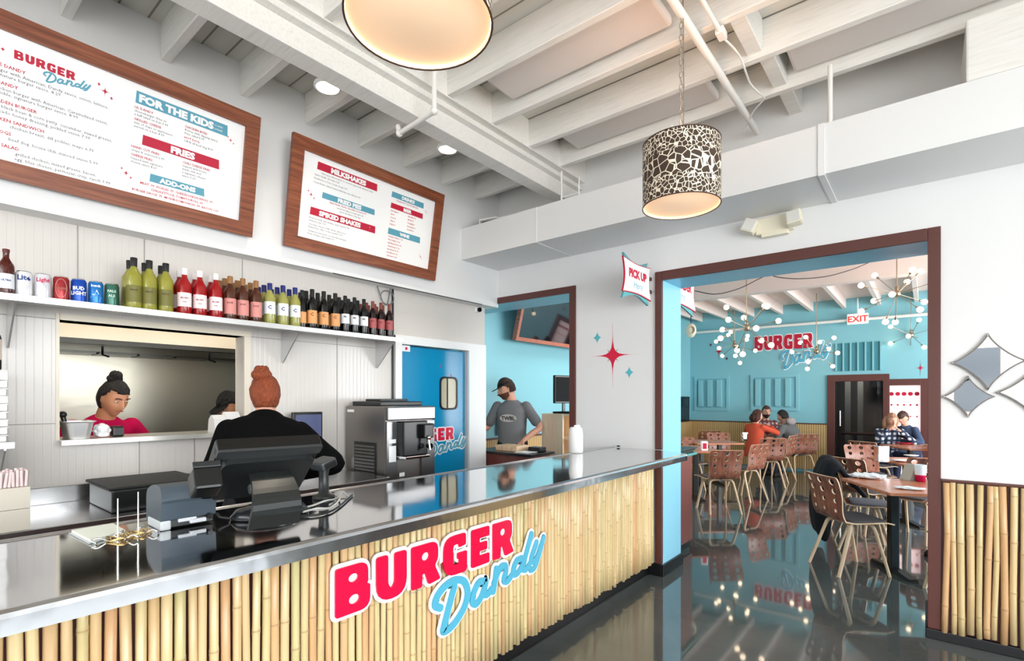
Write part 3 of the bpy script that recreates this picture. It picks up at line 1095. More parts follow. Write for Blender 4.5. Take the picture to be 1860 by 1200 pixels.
cy = [at(p, 520, x=-3.5).y for p in (43, 78, 111, 143, 174, 203)]
can(cy[0], -3.5, srgb(236, 236, 238), 'white can with dark blue word and a red disc, first in the can row', None, [('Lite', .085, .034)], srgb(30, 60, 130), (srgb(190, 60, 60), 'disc'))
can(cy[1], -3.5, srgb(222, 222, 228), 'pale silver can with red script, between white and red cans', None, [('Light', .088, .028)], srgb(190, 60, 90), (srgb(160, 160, 175), 'peak'))
can(cy[2], -3.5, srgb(158, 44, 48), 'dark red can with a cream oval label', None, [('LAGER', .062, .014)], srgb(150, 90, 60), (srgb(236, 214, 186), 'oval'))
can(cy[3], -3.5, srgb(22, 74, 176), 'royal blue can with white bold words', None, [('BUD', .070, .026), ('LIGHT', .044, .026)], srgb(245, 245, 250), None)
can(cy[4], -3.5, srgb(36, 116, 190), 'mid blue can with a white mountain shape', None, [('busch', .098, .018)], srgb(235, 240, 250), (srgb(236, 240, 246), 'peak'))
can(cy[5], -3.5, srgb(58, 108, 92), 'green can, last in the can row beside the yellow bottles', None, [('PALE', .080, .018), ('ALE', .055, .018)], srgb(190, 215, 200), None)

_bm = {}


def bottle_mats(key, glass, cap, lab):
    if key not in _bm:
        g = mat('bottle_glass', glass, 0.08, 0.0, 0.8, trans=0.25, ior=1.45)
        _bm[key] = (g, mat('bottle_cap', cap, 0.4), mat('bottle_label', lab, 0.5))
    return _bm[key]


def bottle(key, x, y, z, h, r, glass, cap, lab, label, group, words=None, ink=(.2, .2, .2), lab_z=(.2, .52), shoulder=.62, neck=.38, name='wine_bottle', cap_h=.16, front=True):
    g, c, l = bottle_mats(key, glass, cap, lab)
    t = empty(name, (x, y, z), 0, label, 'bottle', group)
    rn = r * neck
    prof = [(0.0, 0.003), (r * .9, 0.0), (r, 0.008), (r, h * shoulder), (r * .93, h * (shoulder + .05)), (rn * 1.5, h * (shoulder + .14)), (rn, h * (shoulder + .2)), (rn, h * .97), (rn * 1.1, h * .975), (rn * 1.1, h), (0, h)]
    MB().lathe(prof, 20).build('glass', g, t)
    MB().lathe([(rn * 1.12, h * (1 - cap_h)), (rn * 1.18, h * .995), (rn * 1.1, h * 1.004), (0, h * 1.005)], 16).build('cap', c, t)
    ang = atan2(-y, -x)
    MB().lathe([(r + .0006, h * lab_z[0]), (r + .0006, h * lab_z[1])], 14, a0=ang - 1.25, a1=ang + 1.25).build('label', l, t, fix=False)
    if words and front:
        m = MB()
        for wd_, q, s_ in words:
            wrap(m, wd_, r + .001, h * q, ang, s_, (0, 0), s_ * .04)
        m.build('label_print', mat('label_ink', ink, 0.5), t)
    return t


COLN = ('left', 'middle', 'right')
groups = [
    ('yellow', (243, 271, 301), .285, .038, srgb(168, 164, 66), srgb(26, 26, 26), srgb(112, 108, 46), 'yellow green wine bottle with black cap', 'yellow green bottles on the shelf', [('PINOT', .34, .012)], srgb(60, 40, 20), (.12, .45)),
    ('rose', (335, 363, 392), .275, .0375, srgb(176, 16, 24), srgb(242, 238, 236), srgb(248, 224, 224), 'red sparkling bottle with white cap and pale label', 'red bottles with white caps', [('BLUSH', .33, .013), ('rose', .25, .011)], srgb(120, 40, 60), (.16, .46)),
    ('brown', (418, 441, 465), .275, .036, srgb(88, 44, 26), srgb(150, 106, 62), srgb(212, 140, 132), 'brown bottle with copper cap and pink label', 'brown bottles with copper caps', [('ROSE', .36, .014)], srgb(120, 50, 50), (.12, .48)),
    ('navy', (490, 514, 536), .275, .036, srgb(176, 174, 92), srgb(26, 38, 108), srgb(236, 238, 242), 'pale yellow bottle with navy cap and white label', 'pale bottles with navy caps', [('C', .36, .034)], srgb(40, 50, 110), (.24, .54)),
    ('amber', (567, 588, 609), .285, .035, srgb(12, 13, 12), srgb(18, 22, 20), srgb(226, 158, 98), 'black wine bottle with orange label', 'black bottles with orange labels', [('C', .32, .032)], srgb(120, 60, 30), (.13, .46)),
    ('white', (627, 644, 661), .28, .033, srgb(14, 14, 16), srgb(16, 18, 20), srgb(232, 232, 236), 'black wine bottle with white label', 'black bottles with white labels', [('m', .40, .026)], srgb(30, 30, 34), (.24, .50)),
    ('maroon', (677, 692, 707), .275, .031, srgb(30, 12, 12), srgb(122, 64, 52), srgb(168, 82, 82), 'dark bottle with copper cap and dusty red label', 'dark bottles with dusty red labels', [('RED', .40, .012)], srgb(90, 20, 24), (.22, .50)),
]
for key, pxs, h, r, gl, cp, lb, lab, grp, words, ink, lz in groups:
    capm = .17 if key in ('yellow', 'brown', 'navy') else (.14 if key == 'rose' else .26)
    for row, xx in enumerate((-3.455, -3.545, -3.635)):
        if row == 2 and key in ('yellow', 'rose'):
            continue
        for i, p in enumerate(pxs):
            y = at(p, 560, x=-3.455).y
            rowname = ('front', 'second', 'rear')[row]
            bottle(key, xx, y + 0.004 * row, ZS, h, r, gl, cp, lb, '%s, %s of three in the %s row' % (lab, COLN[i], rowname), grp, words, ink, lz, cap_h=capm, front=row == 0)
y = at(550, 560, x=-3.46).y
bottle('amber', -3.47, y - 0.0, ZS, .27, .030, 0, 0, 0, 'slim black wine bottle beside the navy capped bottles', 'black bottles with orange labels', None, lab_z=(.13, .42))
# beer bottle at the left end
t = bottle('beer', -3.49, at(11, 520, x=-3.49).y, ZS, .225, .031, srgb(84, 22, 12), srgb(96, 40, 36), srgb(226, 226, 232), 'brown beer bottle with white oval label at the left end of the shelf', 'beer bottle', [('ULTRA', .3, .012)], srgb(30, 50, 120), (.14, .46), name='beer_bottle', cap_h=.07)

# ================================================================== WALL SHELF WITH TRAYS, STRAWS, BACK COUNTER
sh2 = empty('low_wall_shelf', (XK, .1, 1.29), 0, 'short steel wall shelf left of the hatch holding white trays', 'shelf')
child(MB().box((XK, -.9, 1.282), (-3.38, .408, 1.29)).box((-3.385, -.9, 1.262), (-3.378, .408, 1.291)).build('shelf_board', SHL), sh2)
child(MB().prism([(XK, 1.28), (XK, 1.04), (XK + .03, 1.04), (-3.42, 1.25), (-3.42, 1.28)], -.004, .004, 0, frame((0, .38, 0), (1, 0, 0), (0, 0, 1))).build('bracket', SHL), sh2)
FOAM = mat('white_card', srgb(236, 234, 232), 0.6)
z = 1.291
for i in range(9):
    hh = 0.037 if i < 8 else 0.05
    o = MB().box((-3.66, .08, z), (-3.42 + .004 * (i % 2), .385 + .003 * (i % 3), z + hh - .004), .006).box((-3.668, .075, z + hh - .008), (-3.412, .392, z + hh - .003), .002, seg=1).build('takeout_tray', FOAM)
    nm = ('bottom', 'second', 'third', 'fourth', 'fifth', 'sixth', 'seventh', 'eighth', 'top')[i]
    tag(o, 'white takeout tray left of the hatch, %s in the stack%s' % (nm, '' if i in (0, 8) else ' counted from the shelf'), 'tray', 'stack of white takeout trays')
    z += hh
bottle('syrup', -3.53, .345, z, .25, .036, srgb(22, 16, 14), srgb(10, 10, 10), srgb(232, 214, 200), 'dark syrup bottle with pale floral label standing on the white trays', 'syrup bottle', [('S', .4, .03)], srgb(170, 50, 70), (.2, .6), name='syrup_bottle', cap_h=.1)

BK = empty('back_counter', (-3.3, .9, 0), 0, 'low stainless back counter running under the serving hatch', 'counter')
BACKTOP = 0.93
child(MB().box((XK, -2.0, BACKTOP - .03), (-3.02, 2.33, BACKTOP), .003, seg=1).build('worktop', STEEL), BK)
child(MB().box((XK, -2.0, BACKTOP), (XK + .02, 2.33, 1.02), .002, seg=1).build('backsplash', STEEL), BK)
child(MB().box((XK, -2.0, 0.08), (-3.06, 2.33, BACKTOP - .03)).build('cabinet', mat('dark_cabinet', srgb(38, 24, 22), 0.5)), BK)
for i, (y0, h_, lab) in enumerate(((.06, .092, 'lower cream cardboard box of straws on the back counter'), (.06, .092, 'upper cream cardboard box, open, with straws standing in it'))):
    z0 = BACKTOP + .001 + i * .094
    card = mat('cream_cardboard', srgb(214, 206, 192), 0.7)
    o = empty('straw_box', (-3.14, .24, z0), 0, lab, 'box', 'straw boxes')
    child(MB().box((-3.26, y0, z0), (-3.03, .415, z0 + h_)).build('carton', card), o)
for i in range(48):
    y = .205 + (i % 16) * .0132
    x = -3.045 - (i // 16) * .03
    lean = RND.uniform(-.004, .008)
    o = MB().tube([(x, y, BACKTOP + .19), (x + .004, y + lean, BACKTOP + .262 + RND.uniform(-.01, .004))], .0062, 6).build('wrapped_straw', mat('straw_paper', srgb(226, 206, 204), 0.7) if i == 0 else bpy.data.materials['straw_paper'])
    tag(o, 'pinkish paper wrapped straw standing in the upper straw box', 'straw', 'wrapped straws')
# black till drawer / tray on the back counter
o = empty('black_tray', (-3.2, .95, BACKTOP), 0, 'shiny black tray box on the back counter below the hatch', 'tray')
p0, p1 = at(203, 900, x=-3.12), at(330, 880, x=-3.12)
child(MB().box((-3.55, p0.y, BACKTOP + .001), (-3.12, p1.y + .1, BACKTOP + .115), .01).build('tray_body', BLK), o)
child(MB().box((-3.56, p0.y - .015, BACKTOP + .115), (-3.105, p1.y + .115, BACKTOP + .13), .006).build('lid', mat('smoked_lid', srgb(12, 14, 14), 0.55)), o)

# hatch ledge and its steel trim
HL = empty('hatch_ledge', (-3.7, 1.1, 1.27), 0, 'pale steel ledge of the serving hatch', 'ledge')
child(MB().box((-3.98, HY0, 1.262), (-3.62, HY1 + .02, 1.272), .003, seg=1).box((-3.625, HY0, 1.245), (-3.618, HY1 + .02, 1.272)).build('ledge_board', mat('pale_steel', (0.80, 0.78, 0.72), 0.3, 0.7)), HL)
FR = mat('cream_trim_and_lit_steel', srgb(224, 214, 196), 0.35)
m = MB().box((XK - .14, HY0 - .012, HZ0), (XK + .006, HY0 + .004, 1.965)).box((XK - .135, HY1 + .001, HZ0), (XK + .008, HY1 + .045, HZ1 - .001)).box((XK - .13, HY0 + .005, HZ1), (XK + .010, HY1 + .046, 1.965))
structure('trim_10', m, FR, 'cream steel lining of the serving hatch')
SEAM = mat('grey_panel_seam', srgb(150, 144, 140), .5)
m = MB()
for px_, z0_, z1_ in ((141, 2.04, 2.466), (262, 2.04, 2.466), (440, 2.04, 2.466), (253, 1.02, 1.245), (353, 1.02, 1.245), (612, 1.0, 1.99)):
    yy = at(px_, 800, x=XK).y
    m.box((XK, yy - .002, z0_), (XK + .003, yy + .002, z1_))
zz = at(60, 770, x=XK).z
m.box((XK, -2.9, zz - .002), (XK + .003, HY0 - .013, zz + .002)).box((XK, -2.9, 1.93), (XK + .0028, HY0 - .013, 1.934)).box((XK, HY1 + .047, 1.93), (XK + .0028, 2.85, 1.934))
structure('trim_11', m, SEAM, 'thin grey seams between the glossy wall panels')
# kitchen interior
m = MB().box((-5.25, -1.0, .2), (-5.2, 3.0, 2.47))
structure('wall_kitchen', m, HATCH, 'worn stainless wall panel at the back of the kitchen')
HD = empty('extractor_hood', (-4.7, 1.2, 1.9), 0, 'stainless kitchen extractor hood, its front coloured as lit steel, seen through the hatch', 'hood')
child(MB().box((-4.34, -.8, 1.89), (-4.30, 2.9, 2.46)).build('front_panel', FR), HD)  # stainless front; the light on it is put in as a cream colour
child(MB().box((-5.19, -.8, 2.2), (-4.34, 2.9, 2.46)).box((-4.37, -.8, 1.86), (-4.29, 2.9, 1.892)).build('canopy', mat('dark_hood_steel', (.06, .06, .055), .4, .7)), HD)
m = MB()
for k in range(14):
    y0 = -.75 + k * .26
    m.box((-5.19, y0, 1.84), (-4.95, y0 + .24, 1.86))
child(m.build('grease_filter', mat('filter_steel', (.16, .16, .14), .3, .9)), HD)
for px_ in (192, 388):
    q = at(px_, 636, x=-4.34)
    child(MB().tube([(-4.42, q.y, 1.86), (-4.42, q.y, 1.80), (-4.36, q.y + .02, 1.785)], .007, 8).build('hood_latch', BLK), HD)
# ================================================================== KITCHEN DOOR
DR = empty('door_1', (XK, 3.4, 0), 0, 'bright blue swinging kitchen door with a rounded window', None, None, 'structure')
DOORB = mat('glossy_blue_door', srgb(0, 140, 190), 0.16, spec=0.7)
m = MB().box((XK - .07, DY0 + .012, .012), (XK - .03, DY1 - .012, DZ - .01), .008)
leaf = child(m.build('door_leaf', DOORB), DR)
FRM = mat('white_door_frame', srgb(240, 240, 240), 0.3)
m = MB().box((XK - .005, DY0 - .075, 0), (XK + .022, DY0, DZ + .075), .004).box((XK - .005, DY1, 0), (XK + .022, 4.10, DZ + .075), .004).box((XK - .005, DY0 - .075, DZ), (XK + .0215, 4.10, DZ + .078), .004)
child(m.build('door_frame', FRM), DR)
wy0, wy1, wz0, wz1 = 3.47, 3.715, 1.385, 1.715
Md = frame((XK - .03, 0, 0), (0, 1, 0), (0, 0, 1))
m = MB().prism(rrect(wy0, wz0, wy1, wz1, .06), -.002, .010, 0, Md, [rrect(wy0 + .018, wz0 + .018, wy1 - .018, wz1 - .018, .05)])
child(m.build('window_gasket', BLK), DR)
m = MB().prism(rrect(wy0 + .016, wz0 + .016, wy1 - .016, wz1 - .016, .05), -.001, .003, 0, Md)
child(m.build('vision_window', mat('acrylic_window', srgb(186, 178, 150), 0.12)), DR)
m = MB().box((XK - .027, 3.565, wz0 + .018), (XK - .026, 3.585, wz1 - .018))
child(m.build('window_divider', mat('dark_frame_seen_through', srgb(50, 34, 30), .4)), DR)
a_ = at(785, 795, x=XK - .02)
lgd = logo(Md @ Matrix.Translation((2.965, 1.085, 0.001)), 0.122, None, 0.003, True, 0.09, INKB, RED)
for o in lgd:
    child(o, DR)
m = MB()
for q in ((800, 665), (819, 682)):
    p = at(*q, x=XK - .03)
    m.prism(star_outline(p.y, p.z, .03, .035, .14), .0005, .0015, 0, Md)
child(m.build('star_decal', INKR), DR)
nt = empty('door_notice', (XK, 3.05, 1.955), 0, 'small white notice at the top corner of the blue door', 'notice')
child(MB().box((XK - .029, 2.995, 1.93), (XK - .026, 3.10, 1.985)).build('paper', SIGNW), nt)
m = MB()
m.prism(circle(3.055, 1.957, .014, n=14), 0, .0008, 0, frame((XK - .0255, 0, 0), (0, 1, 0), (0, 0, 1)))
child(m.build('print', INKR, fix=False), nt)

# ================================================================== FROZEN DRINK MACHINE
SM = mat('satin_machine_steel', (0.27, 0.25, 0.235), 0.32, 0.9)
FX = empty('shake_machine', (-3.4, 2.62, 0), 0, 'stainless frozen shake machine standing beside the blue kitchen door', 'machine')
y0, y1, x0, x1, zt = 2.384, 2.863, -3.66, -3.15, 1.44
child(MB().box((x0, y0, .10), (x1, y1, zt), .012).build('housing', SM), FX)
for a_, b_ in ((x0 + .05, y0 + .05), (x1 - .05, y0 + .05), (x0 + .05, y1 - .05), (x1 - .05, y1 - .05)):
    child(MB().lathe([(.028, 0), (.03, .02), (.02, .10)], 12, (a_, b_, 0)).build('foot', BLK), FX)
child(MB().box((x0 + .04, y0 + .03, zt), (x1 - .10, y1 - .03, zt + .035), .008).box((x0 + .12, y0 + .10, zt + .035), (x1 - .2, y1 - .1, zt + .055), .006).build('hopper_lid', DARK), FX)
Mf = frame((x1, y0, 0), (0, 1, 0), (0, 0, 1))
W_ = y1 - y0
POL = mat('polished_front_steel', (.22, .22, .22), .3, 1.0)
child(MB().box((.0, 1.33, 0), (W_, zt - .004, .03), .01, 0, Mf).build('upper_front', POL), FX)
child(MB().box((.0, .80, 0), (.10, 1.325, .018), .004, 0, Mf).box((W_ - .14, .80, 0), (W_, 1.325, .018), .004, 0, Mf).build('side_front', POL), FX)
child(MB().box((.10, 1.06, .002), (W_ - .14, 1.325, .09), .01, 0, Mf).build('freezer_door', BLK), FX)
dsp = child(MB().box((.26, 1.19, .09), (.36, 1.30, .14), .01, 0, Mf).lathe([(.018, 0), (.022, .04)], 12, (.31, 1.13, .12), 0, Mf).build('dispensing_valve', BLK), FX)
child(MB().tube([(.30, 1.19, .142), (.30, 1.10, .16)], .010, 8, 0, Mf).sphere((.30, 1.195, .145), .018, 10, 0, Mf).build('valve_lever', CHROME), FX)
child(MB().tube([(.42, 1.28, .02), (.42, 1.28, .06)], .02, 14, 0, Mf).build('control_knob', BLK), FX)
child(MB().tube([(.43, 1.17, .018), (.43, 1.17, .022)], .008, 12, 0, Mf).build('warning_light', mat('red_indicator', srgb(230, 30, 50), .3)), FX)
child(MB().box((.10, 1.04, .0), (W_ - .14, 1.06, .12), .004, 0, Mf).build('drip_tray', CHROME), FX)
child(MB().box((.0, .15, 0), (W_, .79, .014), .006, 0, Mf).build('lower_front', mat('smoked_front', srgb(58, 60, 60), .14, .6)), FX)
m = MB().box((.02, 1.16, .018), (.085, 1.19, .0185), 0, 0, Mf).box((.02, 1.02, .018), (.085, 1.14, .0185), 0, 0, Mf).box((.12, .90, .0141), (.17, .93, .0151), 0, 0, Mf).box((.12, .86, .0141), (.16, .885, .0151), 0, 0, Mf).box((.36, .84, .0141), (.42, .93, .0151), 0, 0, Mf)
child(m.build('instruction_label', SIGNW), FX)
child(MB().box((.02, .735, .0141), (.10, .76, .0151), 0, 0, Mf).build('maker_badge', mat('grey_badge', srgb(170, 170, 170), .4)), FX)
# louvred vent on the side facing the camera
Ms = frame((x0, y0, 0), (1, 0, 0), (0, 0, 1))
m = MB().box((.12, .45, -.001), (.40, 1.16, .006), 0, 0, Ms)
vent = child(m.build('side_vent', DARK), FX)
m = MB()
for k in range(26):
    z = .47 + k * .026
    m.box((.135, z, .004), (.385, z + .015, .014), 0.002, 0, Ms, 1)
vs_ = child(m.build('vent_louvres', mat('louvre_steel', (.2, .19, .18), .4, .8)), FX)
child(MB().box((.02, 1.39, 0), (.11, 1.41, .002), 0, 0, Ms).build('side_badge', SIGNW), FX)

# conduit, coiled cable and camera on the kitchen wall
o = MB().tube([(XK + .012, 2.873, 2.467), (XK + .012, 2.873, 1.46)], .009, 8).build('wall_conduit', BLK)
tag(o, 'thin black conduit running down the wall beside the machine', 'conduit')
pts = [(XK + .03, 2.80 + .07 * cos(t) , 2.38 + .06 * sin(t)) for t in [i * pi / 8 for i in range(-6, 13)]]
o = MB().tube(catmull([(XK + .02, 2.70, 2.467)] + pts + [(XK + .02, 2.84, 2.467)], 2), .005, 6).build('coiled_cable', mat('grey_cable', srgb(120, 120, 124), .5))
tag(o, 'coiled grey cable hanging under the menu wall above the wine bottles', 'cable')
cm = empty('security_camera', (XK + .03, 3.976, 2.43), 0, 'small black dome security camera on the white wall near the opening', 'camera')
MB().lathe([(0, -.028), (.018, -.02), (.024, 0), (.024, .02)], 14, M=Matrix.Rotation(pi / 2, 4, 'Y')).build('lens_dome', BLK, cm)
MB().lathe([(.026, 0), (.03, .01), (.03, .03)], 14, (0, 0, 0), 0, Matrix.Rotation(-pi / 2, 4, 'Y')).build('mount', SIGNW, cm)
o = MB().tube([(XU + .012, 2.2, 2.462), (XU + .012, 3.9, 2.462)], .004, 6).build('ceiling_cable', BLK)
tag(o, 'thin black cable along the lower edge of the menu wall', 'cable')

# ================================================================== THINGS ON THE COUNTER
# receipt printer
PR = mat('blue_grey_plastic', srgb(70, 82, 92), 0.35)
pa = at(294, 966, z=ZC)
pb = at(394, 949, z=ZC)
rot = atan2(pb.y - pa.y, pb.x - pa.x)
c_ = (pa + pb) / 2
wpr = (pb - pa).length
T = empty('receipt_printer', (c_.x, c_.y, ZC), rot, 'blue grey receipt printer on the counter left of the till screen', 'printer')
w2 = wpr / 2
m = MB().prism(rounded([(-.0, .0, .01), (.16, .0, .02), (.16, .13, .02), (.10, .148, .03), (.0, .145, .03)]), -w2, w2, 0, frame((0, 0, .0), (0, 1, 0), (0, 0, 1)))
m = MB()
prof = rounded([(0.012, .030, .004), (.17, .012, .01), (.17, .12, .03), (.09, .148, .03), (.012, .145, .028), (.0, .10, .006), (.004, .09, .003)], 5)
m.prism(prof, -w2, w2, 0, frame((0, 0, 0), (0, 1, 0), (0, 0, 1)))
m.build('printer_shell', PR, T)
MB().box((-w2 + .004, .018, .004), (w2 - .004, .165, .032), .004).build('printer_base', DARK, T)
MB().box((-w2 - .002, .01, .0), (-w2 + .03, .15, .032), .006).build('side_foot', mat('pale_printer_panel', srgb(200, 204, 206), .35), T)
MB().box((-w2 + .05, .008, .02), (w2 - .06, .020, .032), .002, seg=1).box((-.0, .0, .012), (.05, .018, .026), .003).build('port_panel', mat('light_port', srgb(214, 216, 220), .25), T)
MB().tube([(.06, .01, .03), (.06, -.008, .028)], .009, 10).tube([(.085, .01, .03), (.09, -.01, .020), (.12, -.01, .010)], .005, 8).build('plug', BLK, T)
# till touchscreen on its stand
TL = empty('till_screen', (-2.0, .98, ZC), 0, 'large dark touchscreen till seen from behind on its tilted stand', 'till')
ca, cb = at(372, 812, x=-1.98), at(580, 795, x=-2.02)
# screen plane: faces the cashier (away from camera) leaning back
sc0 = at(345, 872, t=1.60)
s_a, s_b = at(393, 806, t=1.60), at(580, 796, t=1.82)
s_c, s_d = at(490, 893, t=1.60), at(352, 868, t=1.46)
sdir = (s_b - s_a).normalized()
tdir = V(0, 0, 1) * .62 + V(sin(0.35), -cos(.35), 0) * .0
# local axes: s to the right in the photo, up leaning away from the cashier towards the camera
nrm = V(0, 0, 1).cross(sdir).normalized()        # points away from camera
up = (V(0, 0, 1) * cos(radians(52)) - nrm * sin(radians(52))).normalized() * -1
up = (V(0, 0, 1) * cos(radians(50)) - nrm * sin(radians(50)))
Wd, Hd = (s_b - s_a).length * 1.02, .29
Mt = frame(tuple(s_a), tuple(sdir), tuple(up))
if True:
    m = MB()
    m.prism(rrect(0, -Hd, Wd, 0, .012), -.018, .022, 0, Mt)
    child(m.build('screen_bezel', BLK), TL)
    m = MB().prism(rrect(.02, -Hd + .03, Wd - .02, -.045, .03), .0, .05, 0, Mt)
    child(m.build('rear_housing', DARK), TL)
    m = MB().prism(rrect(.0, -.045, Wd, -.002, .008), .0, .032, 0, Mt)
    child(m.build('top_rail', mat('grey_rail', srgb(52, 54, 56), .35)), TL)
    m = MB().prism(rrect(Wd * .42, -Hd * .62, Wd * .66, -Hd * .45, .006), .045, .07, 0, Mt)
    child(m.build('hinge_block', BLK), TL)
    HG = mat('grey_hinge', srgb(110, 112, 112), .3)
    child(MB().box((Wd * .37, -Hd * .7, .045), (Wd * .44, -Hd * .62, .075), .004, 0, Mt).build('hinge_cap', HG), TL)
    child(MB().box((Wd * .62, -Hd * .66, .045), (Wd * .69, -Hd * .58, .075), .004, 0, Mt).build('hinge_cap', HG), TL)
# stand arm: a bent plate coming towards the camera
arm_top = at(490, 862, t=1.68)
arm_bot = at(505, 915, t=1.55)
sn = V(sdir.x, sdir.y, 0).normalized()
pts = catmull([arm_top + V(0, 0, .01), arm_top * .6 + arm_bot * .4 + V(0, 0, .012) - nrm * .015, arm_bot + V(0, 0, .004), V(arm_bot.x, arm_bot.y, ZC + .045) + nrm * .03], 4)
m = MB()
wd = [.062, .066, .07, .075]
vs, fs = [], []
for i, p in enumerate(pts):
    ww = .060 + .016 * i / len(pts)
    for sgn in (-1, 1):
        for off in (0, .014):
            vs.append(p + sn * sgn * ww + nrm * off)
for i in range(len(pts) - 1):
    a = i * 4
    for q in ((0, 2, 6, 4), (1, 5, 7, 3), (0, 4, 5, 1), (2, 3, 7, 6)):
        fs.append([a + k for k in q])
fs += [(0, 1, 3, 2), [len(vs) - 4, len(vs) - 2, len(vs) - 1, len(vs) - 3]]
m.add(vs, fs, 0, False)
child(m.build('stand_arm', mat('graphite_arm', srgb(30, 34, 34), .28)), TL)
bc = at(492, 935, z=ZC)
m = MB()
m.lathe([(0, 0), (.135, 0), (.14, .008), (.118, .034), (.08, .045), (0, .046)], 32, M=Matrix.Translation((bc.x, bc.y, ZC)) @ rotz(atan2(sn.y, sn.x)) @ Matrix.Diagonal((1.0, .62, 1, 1)))
child(m.build('stand_base', mat('black_gloss_base', srgb(34, 36, 38), .15)), TL)
# customer display / card tray left of the screen
CD = child(empty('card_reader'), TL)
p = at(384, 862, t=1.58)
Mc = Matrix.Translation(p) @ rotz(atan2(sdir.y, sdir.x)) @ Matrix.Rotation(radians(-28), 4, 'X')
child(MB().box((-.055, -.04, -.055), (.02, .05, .015), .008, 0, Mc).build('reader_body', BLK), CD)
child(MB().box((-.055, -.044, .010), (.02, -.036, .03), .003, 0, Mc).build('swipe_slot', DARK), CD)
# barcode scanner on a post, right
BS = empty('barcode_scanner', (-2.1, 1.3, ZC), 0, 'dark barcode scanner standing on a post right of the till', 'scanner')
q = at(588, 905, z=ZC)
qt = at(590, 845, t=at(588, 905, z=ZC).dot(ray(588, 905)) / ray(588, 905).length_squared if False else 2.0)
top_ = V(q.x, q.y, ZC + .145)
child(MB().lathe([(.0, 0), (.048, 0), (.046, .014), (.022, .022), (.02, .10), (.024, .13)], 20, (q.x, q.y, ZC)).build('post', DARK), BS)
Mh = Matrix.Translation(top_) @ rotz(atan2(sdir.y, sdir.x) + .2)
child(MB().box((-.038, -.05, -.012), (.038, .05, .028), .010, 0, Mh @ Matrix.Rotation(radians(-18), 4, 'Y')).build('scanner_head', mat('scanner_grey', srgb(58, 62, 64), .35)), BS)
child(MB().box((-.03, -.052, -.006), (.03, -.049, .018), .003, 0, Mh @ Matrix.Rotation(radians(-18), 4, 'Y')).build('scan_window', BLK), BS)
# cables
for i, (lst, lab, mt) in enumerate((
        ([(505, 932), (530, 925), (560, 920), (590, 914), (612, 905), (622, 897), (634, 902)], 'pale cable looping over the counter from till to scanner', 'c1'),
        ([(480, 945), (515, 940), (548, 930), (575, 928), (600, 922), (616, 912), (614, 902), (600, 900)], 'tangled white cable along the counter behind the till base', 'c2'),
        ([(470, 950), (500, 948), (530, 937), (565, 936), (596, 930), (617, 918), (640, 898)], 'black cable lying nearest the camera beside the till', 'c3'))):
    pts = [at(a, b, z=ZC + .006) + V(0, 0, .010 * (k % 2) * (1 if i < 2 else 0)) for k, (a, b) in enumerate(lst)]
    mtl = BLK if i == 2 else mat('pale_cable', srgb(196, 194, 190), .4)
    o = MB().tube(catmull(pts, 5), .0042, 7).build('cable', mtl)
    tag(o, lab, 'cable', 'till cables')
# note pad and order spikes
pad = empty('note_pad', tuple(at(185, 972, z=ZC)), 0, 'white square note pad lying on the counter left of the spikes', 'pad')
P4 = [at(130, 968, z=ZC), at(205, 955, z=ZC), at(228, 968, z=ZC), at(165, 986, z=ZC)]
pw = Matrix.Identity(4)
m = MB().prism([(p.x, p.y) for p in P4], ZC + .001, ZC + .010)
child(m.build('paper_block', mat('pad_paper', srgb(232, 236, 222), .5), fix=True), pad)
cx_ = sum((p.x for p in P4)) / 4
cy_ = sum((p.y for p in P4)) / 4
m = MB().prism([(cx_ + (p.x - cx_) * 1.06 + .006, cy_ + (p.y - cy_) * 1.06 - .004) for p in P4], ZC + .0002, ZC + .003)
child(m.build('backing_card', mat('pad_card', srgb(190, 194, 196), .3)), pad)
BRASS = mat('brass_wire', (.75, .52, .22), .22, 1.0)
for i, (pxb, pyb, pyt, lab) in enumerate(((214, 985, 905, 'left receipt spike with coiled brass base on the counter'), (251, 975, 893, 'right receipt spike with coiled brass base beside the printer'))):
    b_ = at(pxb, pyb - 6, z=ZC)
    hgt = (pyb - 6 - pyt) / FPX * (b_.dot(Vector((-sin(YAW), cos(YAW), 0))))
    o = empty('receipt_spike', (b_.x, b_.y, ZC), 0, lab, 'spike', 'receipt spikes')
    MB().tube([(0, 0, .004), (0, 0, hgt)], [.0026, .0018], 8).build('needle', mat('pale_steel_needle', (.86, .84, .76), .25, .6), o)
    pts = [(r_ * cos(a), r_ * sin(a) * .8, .004 + .006 * (k % 3 == 0)) for k, (r_, a) in enumerate([(.012 + .0016 * j, j * .7) for j in range(22)])]
    MB().tube(catmull(pts, 3), .0022, 6).build('coiled_base', BRASS, o)
    for k in range(3):
        a = k * 2.1 + .6
        MB().tube(catmull([(.03 * cos(a), .03 * sin(a), .004), (.05 * cos(a), .05 * sin(a), .014), (.065 * cos(a), .065 * sin(a), .010), (.06 * cos(a + .25), .06 * sin(a + .25), .003)], 4), .003, 6).build('scroll_foot', CHROME, o)
